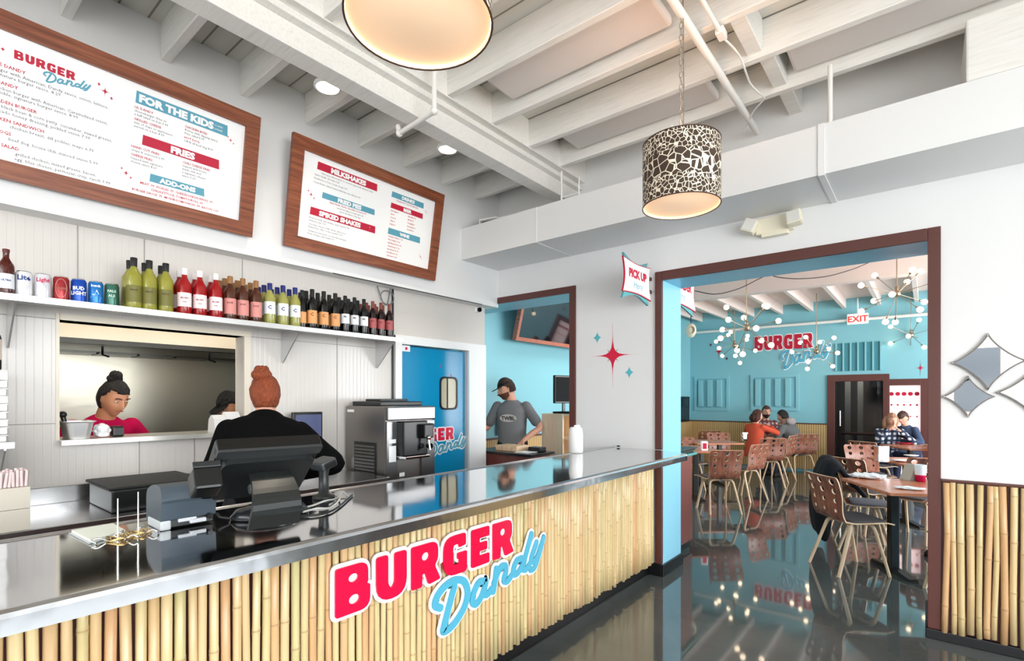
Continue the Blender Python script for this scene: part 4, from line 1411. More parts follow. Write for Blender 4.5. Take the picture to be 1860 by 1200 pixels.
# cups behind the till
cpm = at(410, 905, x=-2.42)
o = empty('paper_cup', (-2.9, 1.02, BACKTOP), 0, 'white paper cup behind the till next to a red cup', 'cup', 'cups behind the till')
q = at(412, 902, x=-3.10)
o.location = (q.x, q.y, BACKTOP)
MB().lathe([(.0, 0), (.026, 0), (.038, .12), (.041, .125), (.038, .128), (.036, .12), (.0, .01)], 20).build('cup_body', SIGNW, o)
o = empty('red_cup', (q.x, q.y - .085, BACKTOP), 0, 'red and grey cup behind the till left of the white one', 'cup', 'cups behind the till')
MB().lathe([(.0, 0), (.028, 0), (.034, .06)], 20).build('cup_body', mat('grey_cup', srgb(180, 186, 190), .4), o)
MB().lathe([(.034, .06), (.040, .118), (.037, .12), (.0, .06)], 20).build('red_band', mat('red_plastic', srgb(170, 16, 32), .35), o)
# white dispenser bottle at the far end
q = at(1046, 822, z=ZC)
o = empty('white_canister', (q.x, q.y, ZC), 0, 'tall white canister at the far end of the counter against the wall', 'canister')
MB().lathe([(0, 0), (.055, 0), (.058, .01), (.057, .15), (.052, .19), (.045, .205), (0, .21)], 24).build('jug_body', mat('white_canister_enamel', srgb(238, 238, 236), .2), o)
MB().box((-.012, -.012, .205), (.012, .05, .222), .005).build('spout', SIGNW, o)
o = MB().tube([(at(1090, 817, z=ZC).x, YB - .03, ZC + .012), (at(1122, 813, z=ZC).x, YB - .03, ZC + .012)], .006, 8).build('pen', DARK)
tag(o, 'dark pen lying at the foot of the white wall on the counter', 'pen')
# pan, bag and boxes on the hatch ledge
q0, q1 = at(108, 795, x=-3.66), at(172, 795, x=-3.66)
o = empty('steel_pan', (-3.75, (q0.y + q1.y) / 2, 1.273), 0, 'deep stainless steam pan on the left end of the hatch ledge', 'pan')
hw = (q1.y - q0.y) / 2 - .012
yc = (q0.y + q1.y) / 2 + .012
m = MB()
def panring(z, g):
    return [(x, y, z) for x, y in rrect(-.11 + g, -hw + g, .11 - g, hw - g, .025)]
rings = [panring(0, .018), panring(.09, .004), panring(.098, -.008), panring(.10, -.008), panring(.098, .006), panring(.01, .022)]
n_ = len(rings[0])
vs = [p for r_ in rings for p in r_]
fs = [(j * n_ + i, j * n_ + (i + 1) % n_, (j + 1) * n_ + (i + 1) % n_, (j + 1) * n_ + i) for j in range(5) for i in range(n_)] + [list(range(n_)), list(range(5 * n_, 6 * n_))]
m.add(vs, fs, 0, False)
m.build('pan_body', mat('satin_pan_steel', (.72, .71, .70), .35, .75), o)
m = MB().tube([(-.02, -hw + .03, .02), (-.03, -hw + .01, .13)], .012, 8).sphere((-.03, -hw + .01, .135), .02, 10)
m.build('ladle_handle', BLK, o)
o.location.y = yc
b = bmesh.new()
bmesh.ops.create_icosphere(b, subdivisions=3, radius=.04)
for v in b.verts:
    v.co *= 1 + .22 * sin(v.co.x * 150 + 1) * cos(v.co.z * 130)
    v.co.z = max(v.co.z, -.038)
o = MB().bm(b, 0, False, Matrix.Translation((-3.74, at(185, 775, x=-3.74).y, 1.273 + .039))).build('paper_bundle', SIGNW)
tag(o, 'crumpled white paper bundle beside the steel pan on the ledge', 'paper')
o = MB().box((-3.80, at(207, 785, x=-3.7).y, 1.273), (-3.72, at(228, 785, x=-3.7).y, 1.335), .01).build('black_cup', BLK)
tag(o, 'small black container on the hatch ledge in front of the cook', 'container')
for i, (a, b_, h_, lab) in enumerate(((386, 408, .115, 'white folded takeout carton on the ledge, left one'), (408, 434, .135, 'white folded takeout carton on the ledge nearest the cashier'))):
    y0_, y1_ = at(a, 770, x=-3.70).y, at(b_, 770, x=-3.70).y
    prof = rounded([(-.06, 0, .0), (.06, 0, .0), (.045, h_ * .75, .004), (.008, h_, .003), (-.008, h_, .003), (-.045, h_ * .75, .004)])
    o = MB().prism(prof, y0_, y1_, 0, frame((-3.72, 0, 1.2725), (1, 0, 0), (0, 0, 1)) @ Matrix.Diagonal((1, 1, -1, 1))).build('takeout_carton', FOAM)
    tag(o, lab, 'carton', 'takeout cartons on the ledge')
# order screen on the wall behind the cashier
o = empty('order_screen', (-3.66, 2.1, 1.4), 0, 'small dark order screen on the kitchen wall behind the cashier', 'screen')
q0, q1 = at(560, 748, x=-3.6), at(586, 800, x=-3.6)
child(MB().box((-3.63, q0.y - .12, q1.z), (-3.60, q1.y, q0.z), .006).build('screen_case', BLK), o)
child(MB().box((-3.60, q0.y - .10, q1.z + .02), (-3.598, q1.y - .012, q0.z - .02)).build('display', mat('lit_display', srgb(60, 66, 96), .2, emit=srgb(110, 120, 170), estr=.2)), o)
child(MB().box((-3.70, q0.y - .05, q1.z + .03), (-3.63, q0.y, q1.z + .08)).build('wall_mount', BLK), o)
# ================================================================== PENDANT LAMPS
def drum_mat():
    m = mat('pebble_print_shade', srgb(240, 226, 206), 0.7)
    N, L, P = nodes(m)
    tc = N.new('ShaderNodeTexCoord')
    sx = N.new('ShaderNodeSeparateXYZ')
    L.new(tc.outputs['Object'], sx.inputs[0])
    an = N.new('ShaderNodeMath'); an.operation = 'ARCTAN2'
    L.new(sx.outputs[1], an.inputs[0]); L.new(sx.outputs[0], an.inputs[1])
    cb = N.new('ShaderNodeCombineXYZ')
    ml = N.new('ShaderNodeMath'); ml.operation = 'MULTIPLY'; ml.inputs[1].default_value = 0.19
    L.new(an.outputs[0], ml.inputs[0])
    L.new(ml.outputs[0], cb.inputs[0]); L.new(sx.outputs[2], cb.inputs[1])

    def layer(scale, lo, hi):
        v = N.new('ShaderNodeTexVoronoi'); v.feature = 'DISTANCE_TO_EDGE'
        v.inputs['Scale'].default_value = scale
        v.inputs['Randomness'].default_value = 0.78
        L.new(cb.outputs[0], v.inputs['Vector'])
        return ramp(m, v.outputs[0], [(lo, (0, 0, 0)), (hi, (1, 1, 1))])
    big, small = layer(24, 0.035, 0.055), layer(46, 0.045, 0.075)
    # big pebbles round the middle, small ones towards the rims
    ab = N.new('ShaderNodeMath'); ab.operation = 'ABSOLUTE'
    L.new(sx.outputs[2], ab.inputs[0])
    sel = ramp(m, ab.outputs[0], [(0.055, (0, 0, 0)), (0.062, (1, 1, 1))])
    mx = N.new('ShaderNodeMix'); mx.data_type = 'RGBA'
    L.new(sel, mx.inputs[0]); L.new(big, mx.inputs[6]); L.new(small, mx.inputs[7])
    fin = ramp(m, mx.outputs[2], [(0.45, srgb(240, 228, 208)), (0.55, srgb(66, 50, 38))])
    L.new(fin, P.inputs['Base Color'])
    return m


DRUM = drum_mat()
SHADEIN = mat('lit_shade_lining', srgb(255, 236, 214), 0.6, emit=srgb(255, 214, 168), estr=0.35)
DIFF = mat('lit_opal_diffuser', srgb(236, 208, 178), 0.5, emit=srgb(255, 214, 176), estr=0.42)
CHAIN = mat('antique_chain', (.45, .42, .38), .35, .9)
GOLD = mat('aged_brass', (.42, .34, .24), .3, .9)


def pendant(x, y, zb, r, h, label, power):
    t = empty('drum_pendant', (x, y, zb), 0, label, 'lamp', 'leopard print drum pendants')
    M = Matrix.Translation((0, 0, h / 2))
    m = MB().lathe([(r, -h / 2), (r, h / 2)], 64)
    o = m.build('drum_shade', DRUM, t, fix=False)
    o.location = (0, 0, h / 2)
    m = MB().lathe([(r - .003, 0.0), (r - .003, h)], 64)
    m.build('shade_lining', SHADEIN, t, fix=False)
    for z, nm in ((0, 'lower_rim'), (h, 'upper_rim')):
        MB().tube([(r * cos(a), r * sin(a), z) for a in [2 * pi * i / 48 for i in range(49)]], .003, 6).build(nm, mat('dark_rim', srgb(70, 44, 32), .5), t)
    MB().lathe([(0, .012), (r - .005, .012), (r - .005, .016), (0, .016)], 48).build('opal_diffuser', DIFF, t)
    m = MB()
    for k in range(3):
        a = 2 * pi * k / 3
        m.tube([(0, 0, h), ((r - .004) * cos(a), (r - .004) * sin(a), h)], .003, 6)
    m.lathe([(.018, -.02), (.018, .03), (.006, .045)], 12, (0, 0, h))
    m.build('spider_fitting', GOLD, t)
    # chain up to the deck
    m = MB()
    z = zb + h + .04
    k = 0
    while z < ZD - .05:
        a0 = k % 2 * pi / 2
        ring = [(.009 * cos(q) * cos(a0), .009 * cos(q) * sin(a0), z - zb + .02 * sin(q)) for q in [2 * pi * i / 12 for i in range(13)]]
        m.tube(ring, .0022, 5, caps=False)
        z += .032
        k += 1
    m.tube([(.012, 0, h + .03), (.013, .004, (ZD - zb) * .5), (.010, 0, ZD - zb - .01)], .0026, 6)
    m.build('chain', CHAIN, t, fix=False)
    MB().lathe([(.055, ZD - zb - .03), (.06, ZD - zb - .001)], 20).lathe([(0, ZD - zb - .03), (.055, ZD - zb - .03)], 20).build('ceiling_rose', SIGNW, t)
    d = bpy.data.lights.new('bulb', 'POINT')
    d.energy = power
    d.color = (1.0, .82, .62)
    d.shadow_soft_size = .05
    b_ = bpy.data.objects.new('bulb', d)
    COL.objects.link(b_)
    b_.parent = t
    b_.location = (0, 0, h * .6)
    return t


p2 = at(1237, 262, t=2.66)
pendant(p2.x, p2.y, at(1237, 375, t=2.66).z, .193, .322, 'leopard print drum pendant with glowing underside hanging from a chain', 4)
p1 = at(762, -20, t=1.36)
pendant(p1.x, p1.y, at(1237, 375, t=2.66).z, .193, .322, 'nearest drum pendant, only its round glowing underside in view at the top', 4)

LAMPF = mat('lit_downlight', (1, .95, .85), .5, emit=(1.0, .86, .66), estr=9.0)
for i, (px_, py_) in enumerate(((595, 160), (813, 272))):
    q = at(px_, py_, z=3.46)
    t = empty('downlight', (q.x, q.y, 3.46), 0, ('larger lit downlight left of the big beam above the kids banner', 'second lit downlight beside the big beam above the shorter menu board')[i], 'downlight', 'downlights beside the beam')
    MB().lathe([(.0, .001), (.068, .001), (.070, .004)], 32).build('lens', LAMPF, t)
    MB().lathe([(.069, .0), (.082, .0), (.082, .02), (.03, .03), (.03, .06)], 32).build('housing', SIGNW, t)
    d = bpy.data.lights.new('bulb', 'SPOT')
    d.energy = 12
    d.spot_size = 2.2
    d.spot_blend = 1
    d.color = (1, .88, .72)
    b_ = bpy.data.objects.new('bulb', d)
    COL.objects.link(b_)
    b_.parent = t
    b_.location = (0, 0, -.02)

# ================================================================== CEILING FITTINGS
PANEL = mat('acoustic_panel_fabric', srgb(226, 220, 216), 0.8)
for i, (x0, x1, y0, y1, lab) in enumerate(((-2.26, -1.11, 2.47, 2.80, 'white acoustic panel between joists, left of the hanging chain'), (-2.28, -1.13, 3.38, 3.70, 'white acoustic panel between joists just above the leopard print pendant'),
                                           (-.665, .50, 3.38, 3.70, 'white acoustic panel at the upper right beyond the bridging blocks'), (-.66, .50, 2.475, 2.80, 'white acoustic panel nearest the top right corner'))):
    o = MB().box((x0, y0, 3.585), (x1, y1, 3.64), .018).build('acoustic_panel', PANEL)
    o['label'] = lab
    o['category'] = 'ceiling panel'
    o['group'] = 'acoustic ceiling panels'
PIPE = mat('white_painted_pipe', srgb(238, 236, 232), 0.3)
def elbow(m, c, r):
    return m.sphere(c, r, 12)
sp = empty('sprinkler_pipe', (-2.4, 2.19, 3.3), 0, 'white sprinkler pipe dropping from the deck and crossing under the beam', 'pipe')
m = MB().tube([(-2.40, 2.19, ZD), (-2.40, 2.19, 3.30)], .016, 12)
child(m.build('drop_pipe', PIPE), sp)
m = MB().tube([(-2.40, 2.19, 3.295), (-2.775, 2.215, 3.290)], .016, 12)
elbow(m, (-2.40, 2.19, 3.297), .024)
elbow(m, (-2.775, 2.215, 3.29), .024)
m.tube([(-2.775, 2.215, 3.29), (-2.79, 2.215, 3.345)], .018, 12)
child(m.build('cross_pipe', PIPE), sp)
o = MB().tube([(-.985, -1.5, 3.485), (-.99, 4.13, 3.485)], .022, 14).build('ceiling_conduit', PIPE)
tag(o, 'thick white conduit running under the joists towards the soffit', 'pipe')
cd = empty('ceiling_conduit', (-.84, 2.4, 3.49), 0, 'thinner white conduit ending in a junction box with a loose cord', 'pipe')
pb_ = at(1312, 66, z=3.49)
m = MB().tube([(pb_.x, -1.5, 3.495), (pb_.x, pb_.y - .04, 3.495)], .012, 10)
child(m.build('conduit', PIPE), cd)
child(MB().box((pb_.x - .022, pb_.y - .06, 3.475), (pb_.x + .022, pb_.y + .02, 3.515), .006).build('junction_box', PIPE), cd)
cords = [(1313, 68), (1335, 90), (1348, 112), (1362, 150), (1378, 168), (1388, 178), (1372, 198), (1362, 215), (1350, 240)]
child(MB().tube(catmull([at(a, b, z=3.50 - .004 * k) for k, (a, b) in enumerate(cords)], 4), .006, 7).build('loose_cord', PIPE), cd)
# battens over the soffit seams
m = MB().tube([(at(1508, 200, y=3.64).x, 3.64, 3.168), (at(1508, 200, y=3.64).x, 3.64, ZJ)], .014, 8)
o = m.build('soffit_hanger', PIPE)
tag(o, 'white hanger rod rising from the soffit to the joists at the right', 'hanger')
q = at(1210, 240, y=3.6)
o = MB().tube([(q.x, 3.70, 3.168), (q.x, 3.70, ZJ)], .012, 8).build('soffit_hanger', PIPE)
tag(o, 'short white hanger rod just left of the leopard pendant', 'hanger')
q = at(1020, 345, y=3.64)
o = MB().tube([(q.x, 3.64, 3.168), (q.x, 3.64, 3.42)], .008, 8).tube([(q.x, 3.64, 3.20), (q.x + .16, 3.66, 3.205)], .005, 6).tube([(q.x + .16, 3.66, 3.168), (q.x + .16, 3.66, 3.34)], .007, 8).build('soffit_hanger', PIPE)
tag(o, 'thin white bent rods at the far end of the big beam', 'hanger')
# white duct box right, dark duct at left over the soffit
q0 = at(1741, 100, y=3.9).x
o = MB().box((q0 + .02, 3.62, 3.17), (1.6, YB - .004, 3.50), .01).build('duct_box', JOIST)
tag(o, 'white boxed duct over the soffit at the upper right', 'duct')
o = MB().tube([(-3.50, 3.86, 3.23), (-3.36, 3.92, 3.24)], .06, 18).build('flexible_duct', mat('dark_foil', (.08, .09, .1), .35, .6))
tag(o, 'dark flexible duct end in the corner above the soffit', 'duct')
m = MB().tube([(-3.40, 3.70, 3.17), (-3.44, 3.74, 3.26), (-3.28, 3.80, 3.27), (-3.12, 3.86, 3.20)], .010, 8)
o = m.build('bent_pipe', PIPE)
tag(o, 'white bent pipe beside the dark duct over the soffit', 'pipe')
for i, (a, b_, lab) in enumerate(((-2.42, -2.22, 'small galvanised bracket over the soffit beyond the beam'), (-2.10, -1.78, 'second galvanised bracket over the soffit, nearer the pendant'))):
    o = MB().box((a, 4.10, 3.18), (b_, 4.16, 3.205)).box((a, 4.10, 3.18), (a + .012, 4.16, 3.28)).box((a, 4.10, 3.255), (b_, 4.16, 3.28)).box((b_ - .04, 4.10, 3.18), (b_, 4.168, 3.28)).build('steel_bracket', mat('galvanised', (.5, .5, .5), .4, .8))
    tag(o, lab, 'bracket')
m = MB().tube([(-3.3, 4.12, 3.30), (-1.0, 4.13, 3.34), (.02, 4.13, 3.37)], .012, 8)
o = m.build('wall_pipe', PIPE)
tag(o, 'white pipe along the wall above the soffit', 'pipe')

# ================================================================== EMERGENCY LIGHT, SIGNS, DECALS, MIRRORS
EL = empty('emergency_light', (-.88, YB, 2.76), 0, 'cream twin headed emergency light under the soffit', 'emergency light')
ENL = mat('cream_plastic', srgb(238, 230, 208), 0.4)
child(MB().box((-1.0, YB - .05, 2.715), (-.745, YB, 2.835), .010).box((-.96, YB - .055, 2.69), (-.78, YB - .01, 2.72), .006).build('battery_case', ENL), EL)
for x, tlt, lab in ((-1.03, .45, 'a'), (-.735, -.15, 'b')):
    M = Matrix.Translation((x, YB - .085, 2.775)) @ Matrix.Rotation(tlt, 4, 'Y') @ Matrix.Rotation(-.2, 4, 'X')
    hd = child(MB().cbox((0, 0, 0), (.10, .075, .10), .014, 0, M).build('lamp_head', ENL), EL)
    child(MB().cbox((0, -.038, 0), (.082, .006, .082), .003, 0, M).build('lens', mat('clear_lens', srgb(228, 226, 218), .15), None), hd)
# pick up here blade sign
def blade(name, x, y0, y1, z0, z1, w1, w2, label, mount_top=0.02):
    t = empty(name, (x, (y0 + y1) / 2, (z0 + z1) / 2), 0, label, 'sign')
    M = frame((x, y0, z0), (0, 1, 0), (0, 0, 1))
    W, H = y1 - y0, z1 - z0
    TQ = mat('turquoise_sign_board', srgb(86, 166, 172), .4)
    def pinch(a, b, c, d, k):
        """four corner panel with sides bowed inwards"""
        out = []
        ps = [a, b, c, d]
        cx, cy = sum(p[0] for p in ps) / 4, sum(p[1] for p in ps) / 4
        for i in range(4):
            p, q = ps[i], ps[(i + 1) % 4]
            for j in range(8):
                s = j / 8
                bow = 4 * s * (1 - s) * k
                x_, y_ = p[0] + (q[0] - p[0]) * s, p[1] + (q[1] - p[1]) * s
                out.append((x_ + (cx - x_) * bow, y_ + (cy - y_) * bow))
        return out
    m = MB().prism(pinch((.04 * W, -.16 * H), (.95 * W, -.16 * H), (.92 * W, 1.13 * H), (.08 * W, 1.13 * H), .30), -.012, .006, 0, M)
    child(m.build('turquoise_backboard', TQ, fix=False), t)
    m = MB().prism(pinch((.0, .0), (W, -.02 * H), (.99 * W, 1.0 * H), (.01 * W, 1.0 * H), .13), .007, .018, 0, M)
    child(m.build('red_edge_board', INKR, fix=False), t)
    m = MB().prism(pinch((.02 * W, .03 * H), (.975 * W, .01 * H), (.965 * W, .97 * H), (.03 * W, .965 * H), .13), .0185, .021, 0, M)
    child(m.build('white_face', SIGNW, fix=False), t)
    m = MB()
    flat_text(m, M, W * .5, H * .50, w1, H * .32, H * .020, 'CENTER', 0, .0225, wx=1.0)
    child(m.build('red_lettering', INKR, fix=False), t)
    m = MB()
    flat_text(m, M, W * .5, H * .20, w2, H * .30, 0, 'CENTER', 0, .0225, shear=.3)
    child(m.build('script_lettering', INKB, fix=False), t)
    m = MB().box((x - .01, y1 - .02, z0 + H * .25), (x + .004, YB, z0 + H * .35)).box((x - .01, y1 - .02, z0 + H * .65), (x + .004, YB, z0 + H * .75)) if name == 'pick_up_sign' else MB().box((x - .01, YB2, z0 + H * .75), (x + .004, y0 + .05, z0 + H * .85)).box((x - .01, YB2, z0 + H * .25), (x + .004, y0 + .05, z0 + H * .35))
    child(m.build('wall_arm', BROWN), t)
    return t


blade('pick_up_sign', -1.84, 3.60, 4.12, 2.325, 2.60, 'PICK UP', 'Here', 'white PICK UP Here blade sign on turquoise board beside the wide opening')
q = at(1262, 540, x=-1.80)
blade('order_sign', -2.02, 4.80, 5.72, 2.46, 2.83, 'CO-ORDER', 'Here', 'white blade sign with red capitals just inside the dining room, partly hidden by the jamb')
# starburst decal between the openings
Mw = frame((0, YB - .0005, 0), (1, 0, 0), (0, 0, 1))
DS = empty('starburst_decal', (-2.2, YB, 1.89), 0, 'crimson starburst decal with turquoise diamonds on the white wall', 'wall decal')
c0 = at(1113, 645, y=YB)
m = MB().prism(star_outline(c0.x, c0.z, .27, .29, .14), 0.0, .002, 0, Mw)
child(m.build('red_star', mat('crimson_vinyl', srgb(214, 14, 60), .5), fix=False), DS)
m = MB()
for a in (pi / 4, 3 * pi / 4, 5 * pi / 4, 7 * pi / 4):
    d_ = V(cos(a), sin(a), 0)
    n_ = V(-sin(a), cos(a), 0)
    p_ = [V(c0.x, c0.z, 0) + d_ * .03 + n_ * .005, V(c0.x, c0.z, 0) + d_ * .03 - n_ * .005, V(c0.x, c0.z, 0) + d_ * .078]
    m.prism([(p.x, p.y) for p in p_], 0, .0015, 0, Mw)
child(m.build('black_rays', mat('charcoal_vinyl', srgb(50, 44, 48), .5), fix=False), DS)
for q in ((1085, 613), (1143, 676)):
    p = at(*q, y=YB)
    m = MB().prism(star_outline(p.x, p.z, .045, .055, .42), 0.0, .002, 0, Mw)
    child(m.build('turquoise_diamond', mat('turquoise_vinyl', srgb(88, 184, 196), .5), fix=False), DS)
# star mirrors on the right
MIRR = mat('mirror_glass', (.9, .9, .9), .01, 1.0)
Mm = frame((0, YB - .004, 0), (1, 0, 0), (0, 0, 1))
for cpx, cpy, w_, h_, lab in ((1794, 657, .165, .168, 'upper star shaped wall mirror with concave sides'), (1758, 720, .118, .125, 'small lower star shaped wall mirror left of the others'), (1892, 712, .19, .19, 'star shaped wall mirror cut by the right edge of the view')):
    p = at(cpx, cpy, y=YB)
    t = empty('star_mirror', (p.x, YB - .01, p.z), 0, lab, 'mirror', 'star mirrors')
    outl = star_outline(p.x, p.z, w_, h_, .52)
    m = MB().prism(outl, 0.0, .010, 0, Mm)
    child(m.build('mirror_glass', MIRR, fix=False), t)
    m = MB().prism(grow(outl, .003), .0, .014, 0, Mm, [grow(outl, -.0045)])
    child(m.build('bevelled_rim', mat('mirror_rim', (.16, .15, .145), .3, .8), fix=False), t)
# ================================================================== DINING ROOM FURNITURE
WALN = wood_mat('walnut_ply', srgb(106, 62, 48), srgb(144, 90, 72), srgb(170, 114, 94), 0.26, (14, 14, 2.0), 2.0)
PLY = wood_mat('pale_ply_edge', srgb(216, 180, 142), srgb(234, 202, 166), srgb(240, 212, 180), 0.4, (6, 6, 2), 2.0)
TABLE = wood_mat('cherry_table_top', srgb(170, 96, 66), srgb(198, 124, 88), srgb(214, 146, 108), 0.22, (2, 14, 14), 2.0)
PAD = mat('charcoal_seat_pad', srgb(78, 74, 76), 0.8)
PADB = mat('slate_seat_pad', srgb(104, 110, 122), 0.8)


def chair_profile():
    pts = [V(0, .225, .440), V(0, .19, .452), V(0, .10, .452), V(0, 0, .446), V(0, -.10, .444), V(0, -.165, .455), V(0, -.205, .495), V(0, -.220, .56), V(0, -.225, .63), V(0, -.238, .70), V(0, -.258, .77), V(0, -.28, .835)]
    return catmull(pts, 4)


def shell_mesh(name, holes=True):
    pr = chair_profile()
    ln = [0]
    for i in range(1, len(pr)):
        ln.append(ln[-1] + (pr[i] - pr[i - 1]).length)
    T = ln[-1]

    def pos(u, s):
        s = max(0, min(T, s))
        for i in range(1, len(ln)):
            if ln[i] >= s - 1e-9:
                k = (s - ln[i - 1]) / (ln[i] - ln[i - 1])
                p = pr[i - 1].lerp(pr[i], k)
                break
        wd = .215 + .012 * cos(pi * s / T * 2) - (.02 if s > T - .03 else 0) * ((s - T + .03) / .03) ** 2
        curve = .018 * (u * u) * (1 if s > .42 else .25)
        return V(u * wd, p.y + (curve if s > .42 else 0), p.z + (curve if s <= .42 else 0))
    b = bmesh.new()
    cols = 3
    s_rows = [0, .06, .12, .19, .26, .33, .40]
    back0, back1 = .455, T - .012
    nr = 4
    edges_s = s_rows + [back0 + (back1 - back0) * j / nr for j in range(nr + 1)] + [T]
    cache = {}

    def vert(u, s):
        key = (round(u, 5), round(s, 5))
        if key not in cache:
            cache[key] = b.verts.new(pos(u, s))
        return cache[key]
    us = [-1, -1 / 3, 1 / 3, 1]
    for r in range(len(edges_s) - 1):
        s0, s1 = edges_s[r], edges_s[r + 1]
        row = r - len(s_rows)
        for c in range(3):
            u0, u1 = us[c], us[c + 1]
            hole = holes and 0 <= row < nr and not (row == 0 and c == 1 and False)
            if not hole:
                k = 3
                for i in range(k):
                    ua, ub = u0 + (u1 - u0) * i / k, u0 + (u1 - u0) * (i + 1) / k
                    b.faces.new((vert(ua, s0), vert(ub, s0), vert(ub, s1), vert(ua, s1)))
            else:
                # 12 boundary points: 3 per side
                k = 3
                bd = [(u0 + (u1 - u0) * i / k, s0) for i in range(k)] + [(u1, s0 + (s1 - s0) * i / k) for i in range(k)] + [(u1 - (u1 - u0) * i / k, s1) for i in range(k)] + [(u0, s1 - (s1 - s0) * i / k) for i in range(k)]
                uc, sc_ = (u0 + u1) / 2, (s0 + s1) / 2 + .008
                rad = (.0150, .0200, .0245, .0275)[row]
                ring = []
                for i in range(12):
                    a = -3 * pi / 4 + 2 * pi * i / 12
                    ring.append(b.verts.new(pos(uc + rad * cos(a) / .215, sc_ + rad * sin(a))))
                bv = [vert(*q) for q in bd]
                for i in range(12):
                    j = (i + 1) % 12
                    b.faces.new((bv[i], bv[j], ring[j], ring[i]))
    bmesh.ops.recalc_face_normals(b, faces=b.faces)
    me = bpy.data.meshes.new(name)
    b.to_mesh(me)
    b.free()
    for p in me.polygons:
        p.use_smooth = True
    return me


def make_chair(label, pad):
    t = empty('dining_chair', (0, 0, 0), 0, label, 'chair', 'bent ply dining chairs')
    me = shell_mesh('seat_shell')
    me.materials.append(WALN)
    me.materials.append(PLY)
    o = bpy.data.objects.new('seat_shell', me)
    COL.objects.link(o)
    o.parent = t
    sd = o.modifiers.new('thickness', 'SOLIDIFY')
    sd.thickness = .011
    sd.offset = 0
    sd.material_offset_rim = 1
    bpy.context.view_layer.update()
    me2 = bpy.data.meshes.new_from_object(o.evaluated_get(bpy.context.evaluated_depsgraph_get()))
    me2.set_sharp_from_angle(angle=radians(38))
    o.modifiers.clear()
    o.data = me2
    # seat pad
    m = MB()
    rows = []
    for z, g in ((.452, .0), (.468, .006), (.472, .02)):
        rows.append([(x, y, z) for x, y in rrect(-.195 + g, -.13 + g, .195 - g, .205 - g, .05, 4)])
    n_ = len(rows[0])
    vs = [p for r_ in rows for p in r_]
    fs = [(j * n_ + i, j * n_ + (i + 1) % n_, (j + 1) * n_ + (i + 1) % n_, (j + 1) * n_ + i) for j in range(2) for i in range(n_)] + [list(range(2 * n_, 3 * n_)), list(range(n_))[::-1]]
    m.add(vs, fs, 0, False)
    m.build('seat_pad', pad, t)
    for sx in (-1, 1):
        for sy, fy in ((1, .20), (-1, -.235)):
            pts = catmull([V(sx * .02, sy * .07, .432), V(sx * .10, sy * .085, .430), V(sx * .145, sy * .10, .405), V(sx * .165, sy * .12 if sy > 0 else -.125, .33), V(sx * .205, fy, 0)], 4)
            rad = [.022 - .008 * i / len(pts) for i in range(len(pts))]
            # flat section: squash a four sided tube
            m = MB().tube(pts, rad, 4)
            m.build('leg', PLY, t)
    return t


CH = []


def chair(x, y, face_deg, label, pad=0):
    if len(CH) < 2:
        o = make_chair(label, (PAD, PADB)[len(CH)])
        CH.append(o)
        first = True
    if len(CH) == 2 and not (o_used.get(pad) is None):
        o = copy_tree(CH[pad])
    else:
        o = CH[pad] if len(CH) > pad else CH[-1]
    o_used[pad] = True
    o.location = (x, y, 0)
    o.rotation_euler = (0, 0, radians(face_deg) - pi / 2)
    o['label'] = label
    return o


o_used = {}
CH.append(make_chair('x', PAD))
CH.append(make_chair('x', PADB))
chair(-.53, 5.36, 40, 'walnut chair with dark grey seat pad in front of the near right table')
chair(-.50, 6.22, 12, 'chair with slate blue seat pad and a dark coat over its back', 1)
chair(-.58, 7.02, 58, 'chair with dark back seen behind the slate padded chair')
chair(-.62, 8.62, -62, 'chair turned towards the front room with pale lit inner back, left of the second table')
chair(-.66, 9.75, 60, 'dark backed chair between the pale lit chair and the plaid shirted woman')
chair(-2.17, 7.03, 132, 'foremost chair of the left group, its back square to the view')
chair(-2.12, 8.12, 160, 'chair seen edge on just right of the foremost left chair')
chair(-2.15, 9.55, 130, 'pinkish lit chair behind the edge-on chair, left of the aisle')
chair(-2.12, 10.35, 172, 'dark narrow chair back in front of the man in the grey hoodie')
chair(-1.90, 11.08, 128, 'far chair back at the right of the man in the grey hoodie')
chair(-2.98, 10.05, -48, 'pale lit chair with dark holes facing the front room, left of the orange top')
chair(-3.08, 8.42, -46, 'pale chair facing the front room beside the blue jamb')
chair(-3.62, 10.9, 128, 'reddish dark chair far left near the black screen')
chair(.26, 5.14, 121, 'chair half hidden by the right casing, only a leg in view')
chair(-.10, 6.95, -118, 'chair under the near right table on its far side')

TBL = {}


def table(x, y, rz, w_, d_, label):
    t = empty('dining_table', (x, y, 0), rz, label, 'table', 'cherry topped dining tables')
    MB().box((-w_ / 2, -d_ / 2, .722), (w_ / 2, d_ / 2, .748), .006).build('table_top', TABLE, t)
    for sx in (-1, 1):
        xx = sx * (w_ / 2 - .24)
        MB().box((xx - .034, -.034, .03), (xx + .034, .034, .722), .006).build('post', BLK, t)
        MB().prism(rounded([(-.30, 0, .005), (.30, 0, .005), (.28, .025, .01), (.04, .045, .01), (-.04, .045, .01), (-.28, .025, .01)]), -.03, .03, 0, frame((xx, 0, 0), (0, 1, 0), (0, 0, 1))).build('foot', BLK, t)
    return t


table(.085, 5.72, radians(31), 1.22, .80, 'near cherry topped table cut by the right casing')
table(.12, 7.98, radians(31), 1.22, .80, 'second cherry table on the right, with the white napkin box')
table(.10, 10.30, radians(31), 1.2, .80, 'third cherry table on the right in front of the plaid shirted woman')
table(-2.83, 7.62, radians(42), .80, .95, 'left cherry table beside the blue jamb')
table(-2.95, 9.15, radians(42), .80, .80, 'small cherry table in the left middle with a napkin box')
table(-2.40, 11.28, radians(42), .66, .66, 'far left cherry table where three people sit')


def at_tb(px, py, z=.748):
    p = at(px, py, z=z)
    return p


